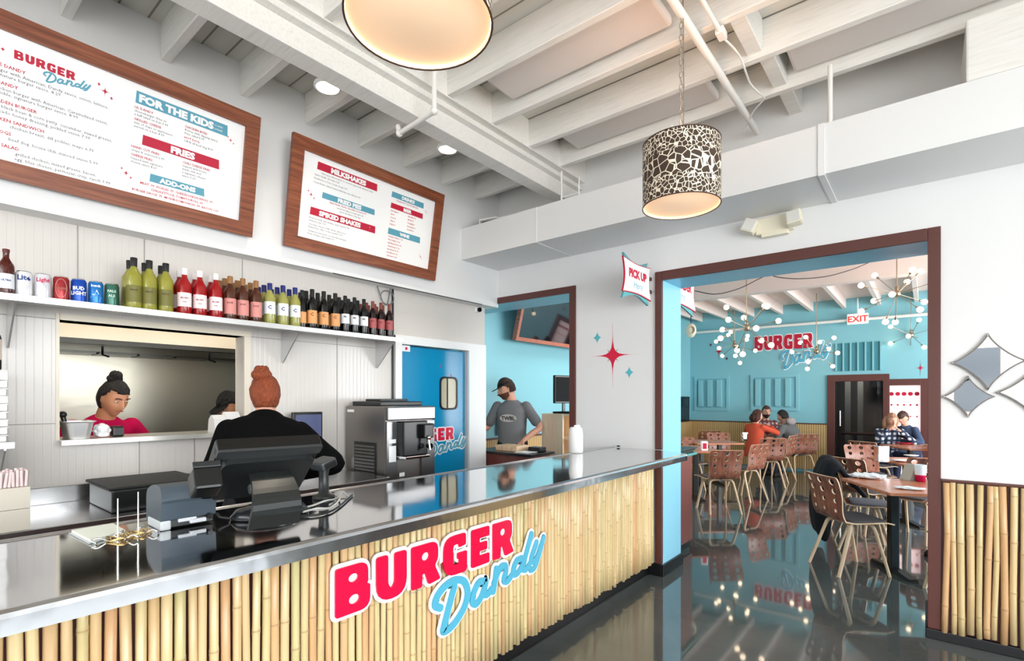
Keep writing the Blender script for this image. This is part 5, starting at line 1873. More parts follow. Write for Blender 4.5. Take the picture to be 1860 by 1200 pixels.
def thing(mb, name, m_, label, cat, group=None):
    o = mb.build(name, m_)
    return tag(o, label, cat, group)


def napkin_box(px, py, label, red=True, s=1.0):
    p = at(px, py, z=.749)
    t = empty('napkin_dispenser', (p.x, p.y, .749), .6, label, 'napkin box', 'napkin dispensers')
    MB().box((-.05 * s, -.035 * s, 0), (.05 * s, .035 * s, .15 * s), .008).build('dispenser_case', CHROME if not red else SIGNW, t)
    MB().box((-.03 * s, -.037 * s, .03 * s), (.03 * s, -.034 * s, .12 * s)).build('front_card', mat('card_red', srgb(206, 30, 70), .4) if red else SIGNW, t)
    return t


napkin_box(1279, 818, 'white and red napkin box on the left table', True, .9)
napkin_box(1352, 800, 'white napkin box on the small middle table', False, 1.0)
napkin_box(1601, 838, 'large white napkin box on the second right table', False, 1.25)
p = at(1656, 871, z=.749)
thing(MB().prism([(-.07, 0), (.07, 0), (.012, .145), (-.012, .145)], -.06, .06, 0, Matrix.Translation((p.x, p.y, .749)) @ frame((0, 0, 0), (.75, .66, 0), (0, 0, 1))), 'table_card', mat('beige_card', srgb(196, 184, 166), .6), 'beige folded card tent on the near right table', 'card')
p = at(1672, 874, z=.749)
t = empty('drink_cup', (p.x, p.y, .749), 0, 'white and crimson paper cup near the right casing on the near table', 'cup')
MB().lathe([(0, 0), (.036, 0), (.041, .06)], 24).build('crimson_band', mat('crimson_card', srgb(214, 8, 84), .4), t)
MB().lathe([(.041, .06), (.046, .15), (.043, .152), (0, .06)], 24).build('white_cup', SIGNW, t)


def crumple(px, py, sx, sy, sz, label, seed, z=.749, name='napkin'):
    p = at(px, py, z=z)
    rnd = random.Random(seed)
    b = bmesh.new()
    bmesh.ops.create_icosphere(b, subdivisions=3, radius=1)
    for v in b.verts:
        k = 1 + .28 * sin(v.co.x * 7 + seed) * cos(v.co.y * 6) + rnd.uniform(-.08, .08)
        v.co = V(v.co.x * sx * k, v.co.y * sy * k, max(0, (v.co.z * .5 + .45) * sz * k))
    m = MB().bm(b, 0, False, Matrix.Translation((p.x, p.y, z)))
    return thing(m, name, SIGNW, label, 'napkin')


crumple(1578, 868, .14, .10, .045, 'crumpled white napkins at the left end of the near right table', 3)
crumple(1652, 888, .10, .06, .02, 'flat folded white napkin at the front of the near right table', 5)
for px_, py_, lab, r_ in ((1640, 838, 'white plate on the second right table', .12), (1655, 829, 'white plate farther along the second right table', .08), (1408, 790, 'white plate on the far table between the two men', .10), (1640, 806, 'red lined tray on the third right table', .14)):
    z = .749
    p = at(px_, py_, z=z)
    m = MB().lathe([(0, .004), (r_ * .6, .004), (r_, .018), (r_ * 1.01, .021), (r_ * .62, .01), (0, .009)], 28, (p.x, p.y, z))
    thing(m, 'plate' if 'plate' in lab else 'food_tray', SIGNW if 'plate' in lab else mat('red_tray', srgb(190, 40, 52), .4), lab, 'plate' if 'plate' in lab else 'tray')

# coat over the back of the slate padded chair
COAT = mat('black_navy_wool', srgb(14, 15, 22), 0.9)
Mc = Matrix.Translation((-.50, 6.22, 0)) @ rotz(radians(12) - pi / 2)
m = MB()
sec = []
prof = [(-.02, .60), (-.15, .76), (-.225, .865), (-.285, .895), (-.345, .86), (-.40, .70), (-.43, .50), (-.43, .30), (-.40, .17), (-.34, .15), (-.31, .30), (-.30, .6), (-.27, .8), (-.22, .82), (-.16, .73), (-.06, .60)]
pp = catmull([V(0, a, b_) for a, b_ in prof], 3)
vs, fs = [], []
nx = 14
for i in range(nx + 1):
    u = -1 + 2 * i / nx
    wdt = .29
    for k, p in enumerate(pp):
        drop = .03 * abs(u) ** 2 + .02 * sin(u * 7)
        bulge = .03 * cos(u * pi / 2) * (1 if p.y < -.3 else .2) + .012 * sin(u * 9 + p.z * 4)
        vs.append((u * wdt * (1 + .12 * (1 - p.z)), p.y - bulge, p.z - drop))
n_ = len(pp)
fs = [(i * n_ + k, i * n_ + (k + 1) % n_, (i + 1) * n_ + (k + 1) % n_, (i + 1) * n_ + k) for i in range(nx) for k in range(n_)]
fs += [list(range(n_))[::-1], [nx * n_ + k for k in range(n_)]]
m.add(vs, fs, 0, True, Mc)
thing(m, 'coat', COAT, 'black and navy coat draped over the slate padded chair', 'coat')

# cabinet end under the counter tongue, in the dining room
BBD = mat('brown_beadboard', srgb(124, 70, 62), .35)
_v = coords(BBD)
_w = wave(BBD, _v, 6.5, 'Y', 0.0)
bump(BBD, ramp(BBD, _w, [(0, (0, 0, 0)), (.12, (1, 1, 1)), (1, (1, 1, 1))]), .6, .006)
ob = empty('service_cabinet', (-2.1, 4.9, 0), 0, 'brown beadboard cabinet beyond the blue jamb with dark trays on top', 'cabinet')
child(MB().box((-2.6, YB2 + .02, .07), (-1.86, 5.20, .93), .004).build('beadboard_body', BBD), ob)
child(MB().box((-2.62, YB2 + .01, .93), (-1.82, 5.24, .955), .004).build('cabinet_top', mat('teal_laminate', srgb(86, 150, 148), .3)), ob)
child(MB().box((-2.58, YB2 + .02, 0), (-1.875, 5.18, .07)).build('toe_kick', BLACK), ob)
for i in range(3):
    thing(MB().box((-2.3, YB2 + .06, .956 + i * .017), (-1.85 + .01 * i, 5.22 + .03 * i, .968 + i * .017), .004), 'serving_tray', mat('dark_tray', srgb(44, 52, 48), .35), ('lowest', 'middle', 'topmost')[i] + ' dark serving tray on the beadboard cabinet beyond the jamb', 'tray', 'serving trays')

# pick-up station behind the narrow opening
ps = empty('pickup_cabinet', (-3.45, 4.4, 0), 0, 'brown beadboard cabinet in the narrow opening with a dark top', 'cabinet')
BBX = BBD.copy()
for n_ in BBX.node_tree.nodes:
    if n_.type == 'TEX_WAVE':
        n_.bands_direction = 'X'
child(MB().box((-3.95, 4.20, .07), (-3.17, 4.56, .90), .004).build('beadboard_body', BBX), ps)
child(MB().box((-3.98, 4.17, .90), (-3.13, 4.60, .925), .004).build('cabinet_top', mat('dark_laminate', srgb(34, 30, 32), .25)), ps)
child(MB().box((-3.93, 4.22, 0), (-3.19, 4.55, .07)).build('toe_kick', BLACK), ps)
p = at(892, 808, y=4.35)
thing(MB().box((-3.72, 4.30, .926), (-3.42, 4.52, .985), .006), 'wooden_box', PLY, 'pale wooden box on the pick-up cabinet by the man', 'box')
thing(MB().box((-3.40, 4.24, .926), (-3.22, 4.40, .932)).box((-3.38, 4.26, .932), (-3.20, 4.38, .936)), 'paper_sheets', SIGNW, 'white paper sheets on the pick-up cabinet', 'paper')
thing(MB().box((-3.36, 4.42, .926), (-3.20, 4.54, .975), .01), 'card_terminal', BLK, 'black device by the man\'s hand on the pick-up cabinet', 'device')
wc = empty('wood_shelf_unit', (-3.3, 5.2, 0), 0, 'pale wooden shelf unit standing behind the narrow opening', 'shelf unit')
BLOND = wood_mat('blond_wood', srgb(236, 206, 170), srgb(246, 224, 194), srgb(250, 234, 210), .5, (20, 20, 1.2), 1.6)
xl, xr = at(984, 790, y=4.95).x, at(1022, 790, y=4.95).x
child(MB().box((xl, 4.95, .02), (xr, 4.975, 1.32), .003).build('side_panel', BLOND), wc)
child(MB().box((xl, 4.975, 1.29), (xl + .5, 5.35, 1.32), .003).box((xl, 4.975, .02), (xl + .02, 5.35, 1.29)).box((xl, 5.33, .02), (xl + .5, 5.35, 1.29)).build('carcass', BLOND), wc)
for z in (.4, .72, 1.02):
    child(MB().box((xl + .02, 4.98, z), (xl + .48, 5.33, z + .015)).build('shelf_board', BLOND), wc)
thing(MB().box((xl + .12, 5.0, 1.321), (xl + .42, 5.25, 1.345), .008), 'keyboard', BLK, 'black flat keyboard on top of the pale shelf unit', 'keyboard')
mo = empty('wall_monitor', (-3.4, 5.3, 1.6), 0, 'black monitor seen from the side above the pale shelf unit', 'monitor')
a0, a1 = at(1006, 685, t=6.0), at(1040, 684, t=6.15)
Mmo = frame((a0.x, a0.y, 1.44), (a1.x - a0.x, a1.y - a0.y, 0), (0, 0, 1))
child(MB().box((0, 0, -.02), (.32, .33, .02), .008, 0, Mmo).build('monitor_case', BLK), mo)
child(MB().box((.012, .02, .02), (.31, .31, .022), 0, 0, Mmo).build('monitor_glass', mat('dark_screen', srgb(10, 11, 14), .5, spec=.1)), mo)
child(MB().box((.14, -.10, -.03), (.18, .10, -.012), .004, 0, Mmo).box((.08, -.105, -.07), (.24, -.095, .05), .003, 0, Mmo).build('monitor_stand', BLK), mo)
# framed television tilted from the turquoise wall
TV = empty('framed_television', (-4.2, 6.0, 2.5), 0, 'wood framed glossy television tilted down from the turquoise wall', 'television')
tb = at(933, 617, x=-4.18)
Mtv = frame((-4.18, tb.y, tb.z), (0, 1, 0), (sin(radians(14)), 0, cos(radians(14))))
RW = wood_mat('reddish_frame', srgb(140, 78, 60), srgb(176, 108, 88), srgb(190, 124, 102), .4)
m = MB()
TW, TH, FW = 1.7, .95, .05
m.prism([(0, 0), (TW, 0), (TW, TH), (0, TH)], -.03, .035, 0, Mtv, [[(FW, FW), (TW - FW, FW), (TW - FW, TH - FW), (FW, TH - FW)]])
child(m.build('frame', RW), TV)
child(MB().box((FW - .005, FW - .005, -.025), (TW - FW + .005, TH - FW + .005, .012), 0, 0, Mtv).build('screen', mat('glossy_black_screen', srgb(14, 16, 22), .04, spec=1.0)), TV)
child(MB().box((.7, .4, -.16), (1.0, .6, -.03), 0, 0, Mtv).build('wall_bracket', BLK), TV)
o = MB().box((-4.33 + .002, 5.02, 1.02), (-4.27, 5.22, 1.36), .01).box((-4.27, 5.07, 1.12), (-4.262, 5.16, 1.18)).build('wall_box', mat('grey_plastic', srgb(150, 152, 156), .4))
tag(o, 'small grey wall box behind the man at the pick-up station', 'box')
# ================================================================== FAR WALL OF THE DINING ROOM
Mfw = frame((0, YF - .001, 0), (1, 0, 0), (0, 0, 1))
LG2 = empty('wall_logo', (-2.3, YF, 2.7), 0, 'logo lettering on the far turquoise wall behind the bulb clusters', 'sign')
a = at(1371, 637, y=YF)
b_ = at(1480, 609, y=YF)
hl = at(1371, 612, y=YF).z - a.z
wl = (b_.x - a.x)
S_ = Matrix.Diagonal((wl / (hl * 5.9), 1, 1, 1))
for o in logo(Mfw @ Matrix.Translation((a.x, a.z, 0)) @ S_, hl, None, .02, True, .07, SKYB, INKR):
    child(o, LG2)
for px_, py_, r_, lab in ((1306, 638, .17, 'crimson star decal left of the far wall logo'), (1672, 668, .12, 'small pink star decal high on the far wall at the right')):
    p = at(px_, py_, y=YF)
    o = MB().prism(star_outline(p.x, p.z, r_, r_ * 1.1, .16), 0, .004, 0, Mfw).build('star_decal', INKR, fix=False)
    tag(o, lab, 'wall decal')
for px_, py_, lab in ((1291, 626, 'tiny dark diamond decal up left of the crimson star'), (1320, 651, 'tiny dark diamond decal below right of the crimson star')):
    p = at(px_, py_, y=YF)
    o = MB().prism(star_outline(p.x, p.z, .04, .045, .4), 0, .004, 0, Mfw).build('diamond_decal', mat('plum_vinyl', srgb(92, 40, 60), .5), fix=False)
    tag(o, lab, 'wall decal')


def shutter(px0, py0, px1, py1, n, label):
    p, q = at(px0, py0, y=YF), at(px1, py1, y=YF)
    t = empty('blind_window', ((p.x + q.x) / 2, YF, (p.z + q.z) / 2), 0, label, 'blind window', 'blind windows painted turquoise')
    m = MB().prism([(p.x, q.z), (q.x, q.z), (q.x, p.z), (p.x, p.z)], 0, .03, 0, Mfw, [[(p.x + .06, q.z + .06), (q.x - .06, q.z + .06), (q.x - .06, p.z - .06), (p.x + .06, p.z - .06)]])
    child(m.build('surround', BLUE), t)
    W = q.x - p.x - .16
    for k in range(n):
        x0 = p.x + .08 + W * k / n
        child(MB().box((x0 + .02, q.z + .09, 0), (x0 + W / n * .62, p.z - .09, .06), .006, 0, Mfw).build('vertical_slat', BLUE), t)
    return t


shutter(1262, 684, 1325, 746, 3, 'left turquoise blind window with vertical slats on the far wall')
shutter(1364, 681, 1452, 746, 4, 'right turquoise blind window with vertical slats behind the seated men')
p, q = at(1519, 624, y=YF), at(1600, 672, y=YF)
t = empty('wall_grille', ((p.x + q.x) / 2, YF, (p.z + q.z) / 2), 0, 'turquoise return air grille above the brown door', 'grille')
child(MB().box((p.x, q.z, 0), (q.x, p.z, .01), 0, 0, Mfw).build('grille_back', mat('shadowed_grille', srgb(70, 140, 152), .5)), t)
for k in range(7):
    x0 = p.x + (q.x - p.x) * k / 6 - .012
    child(MB().box((x0, q.z, .0), (x0 + .026, p.z, .035), 0, 0, Mfw).build('grille_bar', BLUE), t)
p = at(1558, 579, y=YF - .15)
t = empty('exit_sign', (p.x, YF - .1, p.z), 0, 'white EXIT sign with red letters over the far door', 'exit sign')
Mx = frame((p.x, YF - .16, p.z), (1, 0, 0), (0, 0, 1))
child(MB().box((-.17, -.10, -.02), (.17, .10, .02), .008, 0, Mx).build('sign_case', mat('lit_white_case', srgb(250, 240, 236), .4, emit=(1, .9, .88), estr=.25)), t)
m = MB()
flat_text(m, Mx, 0, -.055, 'EXIT', .16, .004, 'CENTER', 0, .022)
child(m.build('exit_lettering', mat('exit_red', srgb(214, 60, 50), .4, emit=srgb(214, 50, 40), estr=.4), fix=False), t)
child(MB().tube([(p.x, YF - .15, p.z + .10), (p.x, YF - .15, 3.42)], .012, 8).build('drop_rod', SIGNW), t)
MB().box((p.x - .30, YF - .2, p.z - .02), (p.x - .2, YF - .1, p.z + .05), .02)
m = MB().tube([(-4.2, YF - .12, at(1455, 590, y=YF).z), (3.5, YF - .12, at(1455, 590, y=YF).z + .0)], .03, 10)
o = m.build('sprinkler_main', PIPE)
tag(o, 'white sprinkler pipe along the top of the far dining wall', 'pipe')

# far doors
D2 = empty('door_2', ((FD0 + FD1) / 2, YF, 0), 0, 'brown framed glass door in the far wall', None, None, 'structure')
cas = (FD0 - .13, FD1 + .10)
m = MB().box((cas[0], YF - .04, 0), (FD0, YF + .1, zd + .13), .005).box((FD1, YF - .04, 0), (cas[1], YF + .1, zd + .13), .005).box((FD0, YF - .04, zd), (FD1, YF + .1, zd + .13), .005)
child(m.build('door_frame', BROWN), D2)
GLASS = mat('door_glass', (1, 1, 1), 0.0, trans=1.0, ior=1.15, spec=.5)
child(MB().box((FD0, YF + .06, .05), (FD1, YF + .066, zd)).build('glass_pane', GLASS), D2)
child(MB().box((FD0, YF + .04, .0), (FD1, YF + .09, .12)).build('bottom_rail', BROWN), D2)
child(MB().tube([(FD0 + .08, YF + .02, .95), (FD0 + .08, YF + .02, 1.25)], .012, 8).build('door_handle', CHROME), D2)
D3 = empty('door_3', ((FP0 + FP1) / 2, YF, 0), 0, 'brown framed door glazed with pink white film and red dots', None, None, 'structure')
zp = at(1640, 690, y=YF).z - .10
m = MB().box((FD1 + .10, YF - .035, 0), (FP0 + .0, YF + .1, zp + .12), .004).box((FP1, YF - .035, 0), (FP1 + .12, YF + .1, zp + .12), .004).box((FP0, YF - .035, zp), (FP1, YF + .1, zp + .12), .004)
child(m.build('door_frame', BROWN), D3)
child(MB().box((FP0, YF + .03, .1), (FP1, YF + .04, zp)).build('frosted_pane', mat('sunlit_pink_film', srgb(250, 226, 226), .4, emit=srgb(255, 214, 212), estr=.75)), D3)  # daylight behind the pane is put in as its own glow
m = MB()
for r_, (z_, rad) in enumerate(((at(1640, 715, y=YF).z, .038), (at(1640, 735, y=YF).z, .018), (at(1640, 756, y=YF).z, .014))):
    for k in range(5):
        xx = FP0 + (FP1 - FP0) * (k + .55) / 5.1
        m.prism(circle(xx, z_, rad, n=12), 0, .003, 0, frame((0, YF + .029, 0), (1, 0, 0), (0, 0, 1)))
child(m.build('red_dots', INKR), D3)
# dim space behind the glass door
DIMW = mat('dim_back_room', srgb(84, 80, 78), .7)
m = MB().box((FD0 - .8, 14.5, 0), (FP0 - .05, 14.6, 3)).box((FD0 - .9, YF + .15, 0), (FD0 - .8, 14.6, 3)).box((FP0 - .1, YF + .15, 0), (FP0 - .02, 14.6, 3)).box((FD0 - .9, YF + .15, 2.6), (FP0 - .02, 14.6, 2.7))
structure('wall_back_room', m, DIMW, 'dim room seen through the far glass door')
for i, px_ in enumerate((1540, 1563)):
    p = at(px_, 740, y=13.6)
    o = MB().box((p.x - .05, 13.55, 0), (p.x + .05, 13.65, 2.6)).build('grey_post', mat('grey_post_paint', srgb(150, 150, 146), .6))
    tag(o, ('left', 'right')[i] + ' pale grey post in the dim room behind the glass door', 'post', 'posts behind the glass door')
o = MB().box((at(1530, 780, y=13.2).x, 13.0, .72), (at(1600, 780, y=13.2).x, 13.5, .76)).box((at(1550, 780, y=13.2).x, 13.2, 0), (at(1556, 780, y=13.2).x, 13.3, .72)).build('dark_table', mat('maroon_table', srgb(60, 24, 26), .4))
tag(o, 'dark maroon table in the dim room behind the glass door', 'table')
o = MB().box((at(1580, 700, y=14.2).x, 14.1, 1.75), (at(1600, 700, y=14.2).x + .05, 14.3, 1.95)).build('wall_unit', BLK)
tag(o, 'black wall unit high in the dim back room', 'unit')
# black screen in the left corner
p, q = at(1236, 718, x=-4.25), at(1254, 768, x=-4.25)
t = empty('corner_screen', (-4.2, 10.5, 1.3), 0, 'black screen on the left dining wall just past the blue jamb', 'screen')
child(MB().box((-4.30, p.y - .5, at(1254, 765, x=-4.25).z), (-4.24, at(1252, 740, x=-4.25).y, at(1254, 720, x=-4.25).z), .01).build('screen_case', BLK), t)
child(MB().box((-4.24, p.y - .45, at(1254, 762, x=-4.25).z), (-4.236, at(1252, 740, x=-4.25).y - .04, at(1254, 724, x=-4.25).z)).build('screen_glass', mat('screen_glass', srgb(22, 20, 24), .1)), t)
# round wall speaker / fan high in the corner
p = at(1255, 600, t=9.5)
t = empty('ceiling_speaker', tuple(p), 0, 'cream oval speaker hanging high in the left dining corner', 'speaker')
MB().sphere((0, 0, 0), .10, 18, sc=(1, .6, 1.35)).build('speaker_case', CREAM, t)
MB().lathe([(0, 0), (.06, 0), (.065, .01)], 20, (0, 0, 0), 0, Matrix.Translation((.03, -.052, 0)) @ Matrix.Rotation(pi / 2, 4, 'X')).build('grille', mat('tan_grille', srgb(196, 160, 132), .6), t)
MB().tube([(0, 0, .1), (0, 0, 3.76 - p.z)], .008, 6).build('hanging_rod', BLK, t)

# ================================================================== SPUTNIK CHANDELIERS
BULB = mat('glowing_bulb', (1, .95, .85), .3, emit=(1.0, .78, .52), estr=4.0)
CORD = mat('dark_cord', srgb(62, 50, 50), .5)


def sputnik(px, py, t_, R, n, label, seed, zc=3.76, power=26):
    c = at(px, py, t=t_)
    t = empty('sputnik_chandelier', tuple(c), 0, label, 'chandelier', 'sputnik chandeliers with bare bulbs')
    rnd = random.Random(seed)
    MB().sphere((0, 0, 0), .045, 16, sc=(1, 1, 1.1)).lathe([(.02, .04), (.024, .09), (.01, .10)], 12).build('hub', GOLD, t)
    MB().tube([(0, 0, .04), (0, 0, zc - c.z)], .007, 8).build('stem', GOLD, t)
    MB().lathe([(.0, -.03), (.06, -.02), (.065, 0)], 20, (0, 0, zc - c.z)).build('canopy', GOLD, t)
    for i in range(n):
        z = 1 - 2 * (i + .5) / n
        a = i * 2.399963 + seed
        r = math.sqrt(1 - z * z)
        d = V(r * cos(a), r * sin(a), z * .92 + rnd.uniform(-.08, .08)).normalized()
        if d.z > .86:
            d = V(d.x * 2, d.y * 2, d.z).normalized()
        L_ = R * rnd.uniform(.82, 1.0)
        arm = MB().tube([d * .04, d * (L_ - .06)], .0045, 6).tube([d * (L_ - .075), d * (L_ - .03)], .013, 8).build('arm', GOLD, t)
        MB().sphere(d * L_, .038, 14).build('bulb', BULB, arm)
    d_ = bpy.data.lights.new('glow', 'POINT')
    d_.energy = power
    d_.color = (1, .84, .66)
    d_.shadow_soft_size = .03
    g = bpy.data.objects.new('glow', d_)
    COL.objects.link(g)
    g.parent = t
    return t


sputnik(1356, 595, 7.3, .47, 13, 'sputnik chandelier with long stem at the left, its hub above the logo B', 1.0)
sputnik(1334, 627, 10.2, .40, 11, 'smaller sputnik chandelier low at the left, left of the logo', 2.3)
sputnik(1483, 638, 9.6, .42, 11, 'sputnik chandelier in the middle in front of the end of the logo', 4.1)
sputnik(1629, 533, 6.9, .47, 13, 'large sputnik chandelier at the upper right near the casing', 0.4)
sputnik(1655, 608, 9.4, .40, 10, 'small sputnik chandelier low at the right above the pink door', 5.2)
pts = [at(a_, b__, t=6.3) for a_, b__ in ((1262, 528), (1300, 534), (1342, 524), (1375, 508), (1398, 497))]
o = MB().tube(catmull(pts, 5), .006, 6).build('swag_cord', CORD)
tag(o, 'dark cord swagged from the left to the first chandelier hook', 'cord')
pts = [at(a_, b__, t=6.3) for a_, b__ in ((1398, 497), (1412, 503), (1450, 506), (1500, 502), (1545, 490), (1575, 478), (1600, 466))]
o = MB().tube(catmull(pts, 5), .006, 6).build('swag_cord', CORD)
tag(o, 'dark cord sagging across the dining ceiling towards the right', 'cord')

# ================================================================== PEOPLE
SKIN_L = mat('fair_skin', srgb(222, 164, 138), .5)
SKIN_T = mat('tan_skin', srgb(206, 142, 106), .5)


def remeshed(mb, name, m_, parent, voxel, smooth=2):
    o = mb.build('tmp', m_)
    md = o.modifiers.new('r', 'REMESH')
    md.mode = 'VOXEL'
    md.voxel_size = voxel
    md.use_smooth_shade = True
    if smooth:
        sm = o.modifiers.new('s', 'SMOOTH')
        sm.factor = .5
        sm.iterations = smooth
    bpy.context.view_layer.update()
    dg = bpy.context.evaluated_depsgraph_get()
    me = bpy.data.meshes.new_from_object(o.evaluated_get(dg))
    bpy.data.objects.remove(o)
    me.name = name
    if not me.materials:
        me.materials.append(m_)
    for p in me.polygons:
        p.use_smooth = True
    ob = bpy.data.objects.new(name, me)
    COL.objects.link(ob)
    ob.parent = parent
    return ob


def gs(p, c, s):
    d = (p - Vector(c)).length
    return math.exp(-(d / s) ** 2)


def head_verts(sc_=1.0, n=36, m=28):
    vs, fs = [], []
    for j in range(m + 1):
        ph = -pi / 2 + pi * j / m
        for i in range(n):
            t = 2 * pi * i / n
            u = V(cos(ph) * cos(t), cos(ph) * sin(t), sin(ph))
            w_ = .073 * (1 - .26 * max(0, -u.z) ** 1.4)
            p = V(u.x * w_, u.y * (.093 if u.y > 0 else .095), u.z * .116)
            if u.y > 0:
                p.y *= 1 - .06 * abs(u.x)
            out = .030 * gs(u, (0, .98, -.16), .17) + .014 * gs(u, (0, .99, .06), .15) - .014 * (gs(u, (.36, .9, .10), .2) + gs(u, (-.36, .9, .10), .2)) + .007 * (gs(u, (.34, .86, .32), .22) + gs(u, (-.34, .86, .32), .22)) + .011 * gs(u, (0, .88, -.46), .2) - .006 * gs(u, (0, .9, -.62), .12) + .016 * gs(u, (0, .66, -.80), .28) + .005 * (gs(u, (.6, .7, -.2), .3) + gs(u, (-.6, .7, -.2), .3))
            p += u * out
            vs.append(p * sc_)
    for j in range(m):
        for i in range(n):
            fs.append((j * n + i, j * n + (i + 1) % n, (j + 1) * n + (i + 1) % n, (j + 1) * n + i))
    return vs, fs


def limb(mb, pts, rr, n=14):
    pts = [Vector(p) for p in pts]
    sm = catmull(pts, 5)
    k = len(sm)
    rad = []
    for i in range(k):
        f = i / (k - 1) * (len(rr) - 1)
        a = int(min(f, len(rr) - 2))
        rad.append(rr[a] + (rr[a + 1] - rr[a]) * (f - a))
    mb.tube(sm, rad, n)
    mb.sphere(sm[0], rad[0], n)
    mb.sphere(sm[-1], rad[-1], n)


def hand(mb, W, d, palm_n, s=1.0, curl=.5, side=1):
    """W wrist, d pointing direction, palm_n the palm's facing; five fingers"""
    d = d.normalized()
    palm_n = (palm_n - d * palm_n.dot(d)).normalized()
    x = d.cross(palm_n).normalized() * side
    c = W + d * .045 * s
    M = Matrix.Identity(4)
    for i in range(3):
        M[i][0], M[i][1], M[i][2], M[i][3] = x[i], d[i], palm_n[i], c[i]
    mb.sphere((0, 0, 0), 1, 14, 0, M @ Matrix.Diagonal((.040 * s, .052 * s, .017 * s, 1)))
    mb.sphere((0, .018 * s, 0), 1, 14, 0, M @ Matrix.Diagonal((.041 * s, .034 * s, .015 * s, 1)))
    for k, (ox, ln) in enumerate(((-.030, .066), (-.010, .076), (.011, .071), (.030, .056))):
        b0 = M @ V(ox * s, .040 * s, 0)
        sp = x * ox * .35
        cur = d
        pts = [b0]
        cc = curl * (.8 + .12 * k)
        dd = (d + sp).normalized()
        for seg, fr in enumerate((.45, .30, .25)):
            ang = cc * (seg * .7 + .35)
            v_ = (dd * cos(ang) + palm_n * sin(ang)).normalized()
            pts.append(pts[-1] + v_ * ln * fr * s)
        limb(mb, pts, [.0092 * s, .0088 * s, .0078 * s, .0068 * s], 8)
    b0 = M @ V(-.030 * s, -.018 * s, .004 * s)
    t1_ = b0 + (-x * .75 + d * .55 + palm_n * .25).normalized() * .032 * s
    t2_ = t1_ + (-x * .35 + d * .85 + palm_n * .4).normalized() * .026 * s
    t3_ = t2_ + (d * .9 + palm_n * .5).normalized() * .02 * s
    limb(mb, [b0, t1_, t2_, t3_], [.0125 * s, .011 * s, .0095 * s, .0075 * s], 8)


def ik(S, W, a, b, pole):
    v = W - S
    L = min(v.length, (a + b) * .995)
    v.normalize()
    W2 = S + v * L
    k = (a * a - b * b + L * L) / (2 * L)
    h = math.sqrt(max(0, a * a - k * k))
    pole = (pole - v * pole.dot(v)).normalized()
    return S + v * k + pole * h, W2


def loft(mb, secs, n=22):
    """secs: (centre, x half width, y half depth, basis) joined smoothly"""
    vs = []
    for c, rx, ry, B in secs:
        for i in range(n):
            t = 2 * pi * i / n
            ct, st = cos(t), sin(t)
            e = .85
            vs.append(c + B @ V(rx * math.copysign(abs(ct) ** e, ct), ry * math.copysign(abs(st) ** e, st), 0))
    fs = [(j * n + i, j * n + (i + 1) % n, (j + 1) * n + (i + 1) % n, (j + 1) * n + i) for j in range(len(secs) - 1) for i in range(n)]
    fs += [list(range(n))[::-1], [(len(secs) - 1) * n + i for i in range(n)]]
    mb.add(vs, fs, 0, True)


